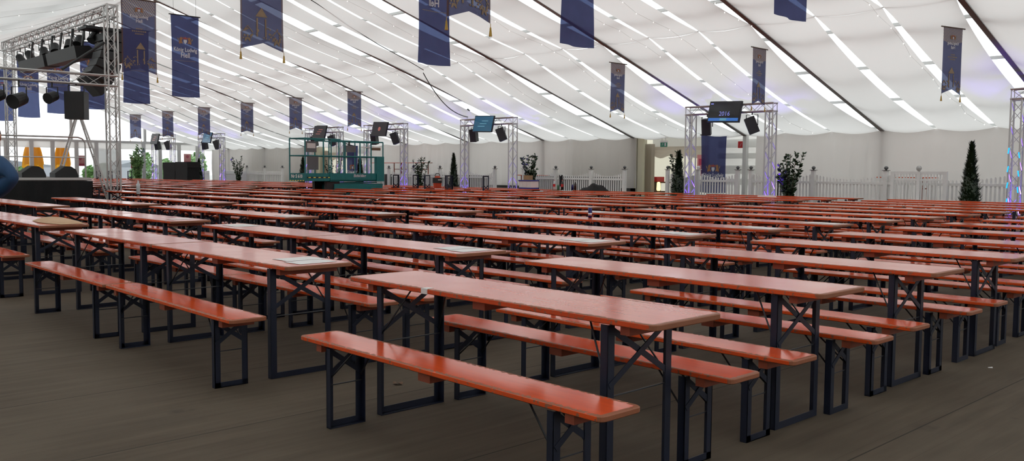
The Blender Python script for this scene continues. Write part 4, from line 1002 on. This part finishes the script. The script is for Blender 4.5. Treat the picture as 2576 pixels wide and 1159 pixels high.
# ------------------------------------------------------------------ stage and its truss tower
SX, SY, SH = -25.8, 8.5, 1.12
t = thing('stage', 'black draped stage at the left with bare deck edge', 'stage', (SX, SY, 0))
f = MB(); f.box((-12, -11.2, SH-.08), (0, 0, SH), 'alu_dark'); f.box((-.02, -11.2, SH-.06), (.01, 0, SH-.005), 'alu'); f.obj('deck', t)
f = MB()
f.grid(lambda u, v: (.03+.025*sin(u*11.2*14), -11.2*u, (SH-.09)*v), 260, 2, 'black_cloth'); f.grid(lambda u, v: (-12*u, .03+.025*sin(u*12*14), (SH-.09)*v), 260, 2, 'black_cloth'); f.obj('skirt', t)
t = thing('stage_railing', 'silver tube railing on the near end of the stage', 'railing', (SX-.15, SY, SH))
f = MB(); pts = [Vector((0, -4.3, 1.1)), Vector((0, -.28, 1.1)), Vector((0, -.17, 1.06)), Vector((0, -.11, .98)), Vector((0, -.1, .88)), Vector((0, -.1, 0))]; f.path(pts, .022, 'alu', 8); f.tube((0, -4.3, .55), (0, -.1, .55), .016, 'alu'); f.tube((0, -2.2, 0), (0, -2.2, 1.1), .022, 'alu'); f.obj('tubes', t)
def wedge(y, label):
    t = thing('floor_monitor', label, 'monitor', (SX-.85, y, SH), 0, 'floor monitors on the stage')
    f = MB(); pr = [(-.3, 0), (.3, 0), (.3, .06), (.24, .22), (.12, .30), (-.02, .31), (-.3, .12)]
    f.prism([(a, b) for a, b in pr], -.25, .25, 'black', Matrix(((0, 0, 1, 0), (1, 0, 0, 0), (0, 1, 0, 0), (0, 0, 0, 1)))); f.obj('cabinet', t)
    f = MB(); f.add([(-.23, -.29, .128), (.23, -.29, .128), (.23, -.03, .315), (-.23, -.03, .315)], [(0, 1, 2, 3)], 'grille'); f.obj('grille', t)
wedge(7.22, 'black wedge floor monitor on the stage beside the blue sleeve'); wedge(8.05, 'black wedge floor monitor nearest the stage corner')
T1_ = (-25.8, 9.1)
rg = thing('stage_truss', 'tall silver lattice stage truss with towers, top beam and low side beam', 'stage truss', (0, 0, 0))
for x in (T1_[0], -35.9): truss_mb((x, 9.1, .02), (x, 9.1, 5.9), .27, .026, .009, .34).obj('tower', rg)
truss_mb((T1_[0]+.15, 9.1, 5.72), (-36.2, 9.1, 5.72), .30, .026, .010, .33).obj('top_beam', rg)
truss_mb((T1_[0], 9.25, 3.80), (T1_[0], 3.9, 3.80), .27, .026, .009, .42).obj('side_beam', rg)
for x, y in ((-25.8, 3.9), (-35.9, 3.9)): truss_mb((x, y, .02), (x, y, 3.94), .27, .026, .009, .34).obj('tower', rg)
# lamps hanging under the top beam
def par(x, y, z, yaw, tilt, label, s=1.):
    t = thing('stage_spotlight', label, 'spotlight', (x, y, z), yaw, 'stage spotlights')
    f = MB(); f.tube((0, 0, 0), (0, 0, -.12*s), .02, 'black'); f.bar((-.15*s, 0, -.12*s), (.15*s, 0, -.12*s), .03, .015, 'black')
    for g in (-1, 1): f.bar((g*.15*s, 0, -.12*s), (g*.15*s, 0, -.34*s), .015, .03, 'black', (0, 1, 0))
    f.obj('yoke', t)
    f = MB(); f.lathe([(.07*s, -.14*s), (.11*s, -.10*s), (.125*s, .14*s), (.13*s, .16*s), (.10*s, .16*s)], 'black', 14); o = f.obj('lamp_body', t, loc=(0, 0, -.34*s)); o.rotation_euler = (tilt, 0, 0)
spots = [(-27.2, 'nearest the tower under the top beam'), (-28.3, 'second from the tower under the top beam'), (-29.4, 'third from the tower under the top beam'), (-30.6, 'fourth from the tower under the top beam'), (-31.9, 'fifth from the tower under the top beam'), (-33.3, 'sixth from the tower under the top beam'), (-34.6, 'last under the top beam near the far tower')]
for i, (x, w_) in enumerate(spots): par(x, 9.1+.03*(-1)**i, 5.54, .5+.3*i, 2.5, 'black stage spotlight, ' + w_, 1.1)
for y, w_, s in ((6.25, 'at the left picture edge under the side beam', 1.3), (6.75, 'second from the left under the side beam', 1.5), (7.55, 'round-fronted, left of the square cabinet, under the side beam', 1.15)):
    par(SX, y, 3.66, .6, 1.9, 'black stage lamp, ' + w_, s)
for i, (xa, xb, z, w_) in enumerate(((-27.6, -30.3, 4.75, 'right one'), (-30.6, -33.3, 4.75, 'left one'))):
    t = thing('flown_light_bar', 'long black slanted light bar hung under the top beam, ' + w_, 'light bar', (0, 0, 0), 0, 'black light bars over the stage')
    f = MB(); f.prism([(-.24, -.2), (.2, -.17), (.3, .06), (.12, .2), (-.3, .16)], 0, xa-xb, 'black', Matrix.Translation((xb, 9.0, z)) @ Matrix(((0, 0, 1, 0), (1, 0, 0, 0), (0, 1, 0, 0), (0, 0, 0, 1)))); f.obj('housing', t)
    for x in (xa-.3, (xa+xb)/2, xb+.3): f = MB(); f.bar((x, 9.0, z+.1), (x, 9.1, 5.58), .12, .04, 'black'); f.obj('hanger', t)
t = thing('line_array', 'curved column of black loudspeakers hung beside the truss tower', 'loudspeaker', (-26.75, 9.40, 5.3))
f = MB(); f.box((-.35, -.75, -.02), (.35, .55, .05), 'black'); f.tube((0, 0, .05), (0, 0, .45), .015, 'black'); f.obj('flying_frame', t)
for k in range(6):
    a = .10*k*k*.28; f = MB(); f.prism([(.36, -.13), (.36, .13), (-.28, .11), (-.30, -.10)], -.34, .34, 'black', Matrix(((0, 0, 1, 0), (1, 0, 0, 0), (0, 1, 0, 0), (0, 0, 0, 1)))); f.box((-.33, .36, -.11), (.33, .372, .11), 'grille')
    o = f.obj('speaker_element', t, loc=(0, -.022*k*k, -.2-.265*k)); o.rotation_euler = (-a*1.1, 0, 0)
t = thing('hanging_cabinet', 'square black loudspeaker cabinet hung under the side beam', 'loudspeaker', (SX+.02, 8.15, 3.66), math.radians(-35))
f = MB(); f.box((-.22, -.25, -.96), (.2, .25, -.22), 'black'); f.box((.2, -.23, -.93), (.212, .23, -.25), 'grille'); f.obj('cabinet', t)
f = MB(); f.path([Vector((0, -.2, -.22)), Vector((0, -.2, -.05)), Vector((0, .2, -.05)), Vector((0, .2, -.22))], .014, 'black'); f.tube((0, 0, -.05), (0, 0, 0), .02, 'black'); f.obj('yoke', t)
f = MB(); f.tube((SX+.2, 7.75, 4.0), (SX-.1, 8.95, 4.85), .035, 'black', 8); tag(f.obj('support_pole'), 'black slanted tube bracing from the side beam to the tower', 'tube')
t = thing('step_ladder', 'open aluminium step ladder standing behind the stage corner', 'ladder', (-30.6, 9.72, 0))
for nm, yb, w_ in (('front_section', -.95, .22), ('rear_section', 1.0, .2)):
    f = MB(); topz = 3.24
    for s in (-1, 1): f.bar((s*w_*.35, 0, topz), (s*w_, yb, .0), .05, .025, 'alu', (1, 0, 0))
    for k in range(1, 11): q = k/11; f.tube((-w_*(.35+.65*q), yb*q, topz*(1-q)), (w_*(.35+.65*q), yb*q, topz*(1-q)), .014, 'alu', 5)
    f.obj(nm, t)
# black covered cases at the far corner
for i, (xa, xb, h) in enumerate(((-54.1, -52.35, 1.72), (-52.3, -50.6, 1.75))):
    t = thing('covered_case', 'tall black cloth-covered case at the far corner, %s of two' % ('left' if i == 0 else 'right'), 'case', ((xa+xb)/2, 22.35, 0), 0, 'black covered cases')
    f = MB(); w = (xb-xa)/2
    f.grid(lambda u, v: ((-w if u < .5 else w)*1. if False else w*(1+.03*sin(v*9))*max(-1, min(1, 1.6*cos(2*PI*u))), .38*(1+.04*sin(v*7))*max(-1, min(1, 1.6*sin(2*PI*u))), h*v), 40, 6, 'black_cloth')
    f.prism([(-w, -.38), (w, -.38), (w, .38), (-w, .38)], h-.02, h+.03, 'black_cloth'); f.obj('cover', t)

# ------------------------------------------------------------------ signs and things in the exit passage
t = thing('exit_sign', 'green emergency exit sign with running figure hanging over the exit', 'sign', (-20.97, YW-.1, 2.36))
f = MB(); f.box((-.15, 0, 0), (.15, .05, .17), 'sign_green'); f.box((-.16, -.01, .17), (.16, .06, .24), 'box_white'); f.obj('housing', t)
f = MB(); f.box((.05, -.004, .03), (.12, 0, .15), 'print_white'); f.lathe([(.001, 0), (.013, 0), (.013, .003)], 'print_white', 8, T=Matrix.Translation((-.03, -.002, .135)) @ Matrix.Rotation(PI/2, 4, 'X'))
for a, b in (((-.03, .12), (-.05, .08)), ((-.05, .08), (-.02, .05)), ((-.05, .08), (-.09, .05)), ((-.03, .11), (.0, .09)), ((-.09, .09), (-.04, .115))): f.bar((a[0], -.003, a[1]), (b[0], -.003, b[1]), .004, .014, 'print_white', (0, 1, 0))
f.obj('running_figure', t)
f = MB(); f.tube((-.08, .02, .24), (-.08, .02, .42), .004, 'wire'); f.tube((.08, .02, .24), (.08, .02, .42), .004, 'wire'); f.obj('hanging_wire', t)
t = thing('fire_sign', 'square red fire extinguisher sign right of the blue wall banner', 'sign', (-17.75, YW+.2, 2.28))
f = MB(); f.box((-.12, 0, 0), (.12, .01, .24), 'red'); f.obj('plate', t); f = MB(); f.bar((-.03, -.003, .05), (.03, -.003, .17), .004, .05, 'print_white', (0, 1, 0)); f.obj('symbol', t)
t = thing('wall_poster', 'pink poster left of the blue wall banner', 'poster', (-19.45, YW+.25, 1.25)); f = MB(); f.box((-.2, 0, 0), (.2, .01, .8), 'poster'); f.obj('printed_panel', t); f = MB(); f.box((-.12, -.004, .42), (.12, 0, .65), 'poster2'); f.obj('emblem', t)
podium_table_x = -21.0
t = thing('trestle_table', 'dark table with goods inside the tented exit passage', 'table', (-21.95, YW+1.6, 0)); f = MB(); f.box((-.75, -.35, .95), (.75, .35, 1.0), 'wood'); f.obj('tabletop', t)
for s in (-1, 1):
    f = MB(); f.box((s*.65-.03, -.3, 0), (s*.65+.03, .3, .95), 'wood'); f.obj('leg', t)
f = MB(); f.box((-.6, -.3, 1.0), (-.1, .2, 1.2), 'red'); tag(f.obj('red_box', None, (-22.15, YW+1.5, 0)), 'red box on the table inside the exit passage', 'box')
f = MB(); f.lathe([(.05, 0), (.08, .05), (.07, .32), (.03, .36)], 'lamp_glow', 12); tag(f.obj('glowing_lantern', None, (-21.85, YW+.8, .64)), 'small glowing lantern inside the exit passage', 'lantern')
f = MB(); f.box((-.25, -.15, 0), (.25, .15, .62), 'wood'); tag(f.obj('side_stand', None, (-21.85, YW+.8, .02)), 'low dark stand carrying the glowing lantern', 'stand')
for k in range(3): bottle(-21.3+.16*k, YW+.95, .02, 'upright green crate bottle in the exit passage, %s of three' % ['left', 'middle', 'right'][k], 'bottle_green', .75, .06, None, 'box_white')

# ------------------------------------------------------------------ the person leaning in at the left edge
def skin_body(name, pts, edges, radii, mat, parent, root=0, sub=2):
    m_ = bpy.data.meshes.new(name); m_.from_pydata([Vector(p) for p in pts], edges, []); o = bpy.data.objects.new(name, m_); COL.objects.link(o); o.parent = parent
    md = o.modifiers.new('skin', 'SKIN'); md.use_smooth_shade = True
    sv = m_.skin_vertices[0].data
    for i, r in enumerate(radii): sv[i].radius = (r, r) if not isinstance(r, tuple) else r; sv[i].use_root = (i == root)
    s = o.modifiers.new('sub', 'SUBSURF'); s.levels = sub; s.render_levels = sub
    m_.materials.append(MT[mat]); return o
# local frame: x to the picture's right, y away from the camera
px_, py_ = -9.36, 2.05
t = thing('person', 'person in a blue jacket bending in from the left picture edge', 'person', (px_, py_, 0), math.radians(46.5))
skin_body('body', [(0, 0, .92), (0, .06, 1.12), (0, .14, 1.32), (0, .19, 1.46), (0, .24, 1.56), (0, .28, 1.66), (-.1, .0, .88), (-.16, .02, .48), (-.22, .0, .09), (-.22, .12, .04), (.06, 0, .88), (.03, .03, .48), (.0, 0, .09), (.0, .12, .04), (-.21, .16, 1.42), (-.30, .24, 1.16), (-.22, .46, 1.0)],
          [(0, 1), (1, 2), (2, 3), (3, 4), (4, 5), (0, 6), (6, 7), (7, 8), (8, 9), (0, 10), (10, 11), (11, 12), (12, 13), (3, 14), (14, 15), (15, 16)],
          [(.16, .12), (.15, .11), (.18, .12), (.12, .09), .055, .10, .095, .065, .045, .04, .095, .065, .045, .04, .07, .055, .04], 'trousers', t)
skin_body('jacket', [(0, 0, .9), (0, .06, 1.12), (0, .14, 1.33), (0, .19, 1.46), (.15, .12, 1.42), (.27, .06, 1.365), (.365, .02, 1.295), (.22, .10, 1.215), (.04, .24, 1.12), (-.21, .16, 1.42), (-.32, .24, 1.15), (-.24, .44, 1.01)],
          [(0, 1), (1, 2), (2, 3), (3, 4), (4, 5), (5, 6), (6, 7), (7, 8), (3, 9), (9, 10), (10, 11)], [(.20, .15), (.19, .14), (.21, .15), (.15, .11), .095, .08, .055, .08, .06, .11, .085, .06], 'jacket', t)
f = MB(); hd = (0, .30, 1.68)
f.grid(lambda u, v: (hd[0]+.078*sin(PI*v)*cos(2*PI*u)*(1-.12*(v > .6)), hd[1]+.098*sin(PI*v)*sin(2*PI*u), hd[2]+.118*cos(PI*v)), 20, 14, 'skin')
f.lathe([(.012, 0), (.018, .02), (.006, .045)], 'skin', 8, c=(0, hd[1]+.10, hd[2]-.03)); f.tube((-.028, hd[1]+.092, hd[2]-.065), (.028, hd[1]+.092, hd[2]-.065), .006, 'print_red')
for s in (-1, 1): f.tube((s*.03, hd[1]+.085, hd[2]+.012), (s*.03, hd[1]+.094, hd[2]+.012), .011, 'hair', 8); f.tube((s*.076, hd[1], hd[2]-.02), (s*.09, hd[1]-.01, hd[2]+.02), .014, 'skin', 8)
f.obj('head', t, smooth=True)
f = MB(); f.grid(lambda u, v: (hd[0]+.088*sin(PI*v*.62)*cos(2*PI*u), hd[1]-.018+.104*sin(PI*v*.62)*sin(2*PI*u), hd[2]+.012+.118*cos(PI*v*.62)), 20, 8, 'hair'); f.obj('hair', t, smooth=True)
def hand(c, d, nm):
    P = [Vector(c)]; R = [.026]; Eg = []; d = Vector(d).normalized(); sd = d.cross(Vector((0, 0, 1))).normalized()
    P.append(P[0]+d*.07); R.append(.03); Eg.append((0, 1))
    for k in range(4):
        b = len(P); o_ = sd*(-.03+.02*k); ln = (.032, .038, .036, .028)[k]
        P += [P[0]+d*.09+o_, P[0]+d*(.09+ln)+o_+Vector((0, 0, -.012)), P[0]+d*(.09+ln*1.8)+o_+Vector((0, 0, -.034))]; R += [.0095, .0088, .008]; Eg += [(1, b), (b, b+1), (b+1, b+2)]
    b = len(P); P += [P[0]+d*.03-sd*.035, P[0]+d*.06-sd*.055+Vector((0, 0, -.015)), P[0]+d*.085-sd*.055+Vector((0, 0, -.03))]; R += [.013, .011, .009]; Eg += [(0, b), (b, b+1), (b+1, b+2)]
    skin_body(nm, P, Eg, R, 'skin', t, 0, 1)
hand((.01, .30, 1.09), (-.45, .8, -.35), 'hand'); hand((-.22, .47, .985), (.3, .8, -.5), 'hand')
f = MB()
for s in (-1, 1): f.prism([(s*.11-.11-.045, -.09), (s*.11-.11+.045, -.09), (s*.11-.11+.05, .1), (s*.11-.11+.03, .19), (s*.11-.11-.03, .19), (s*.11-.11-.05, .1)], 0, .075, 'shoe')
f.obj('shoes', t)
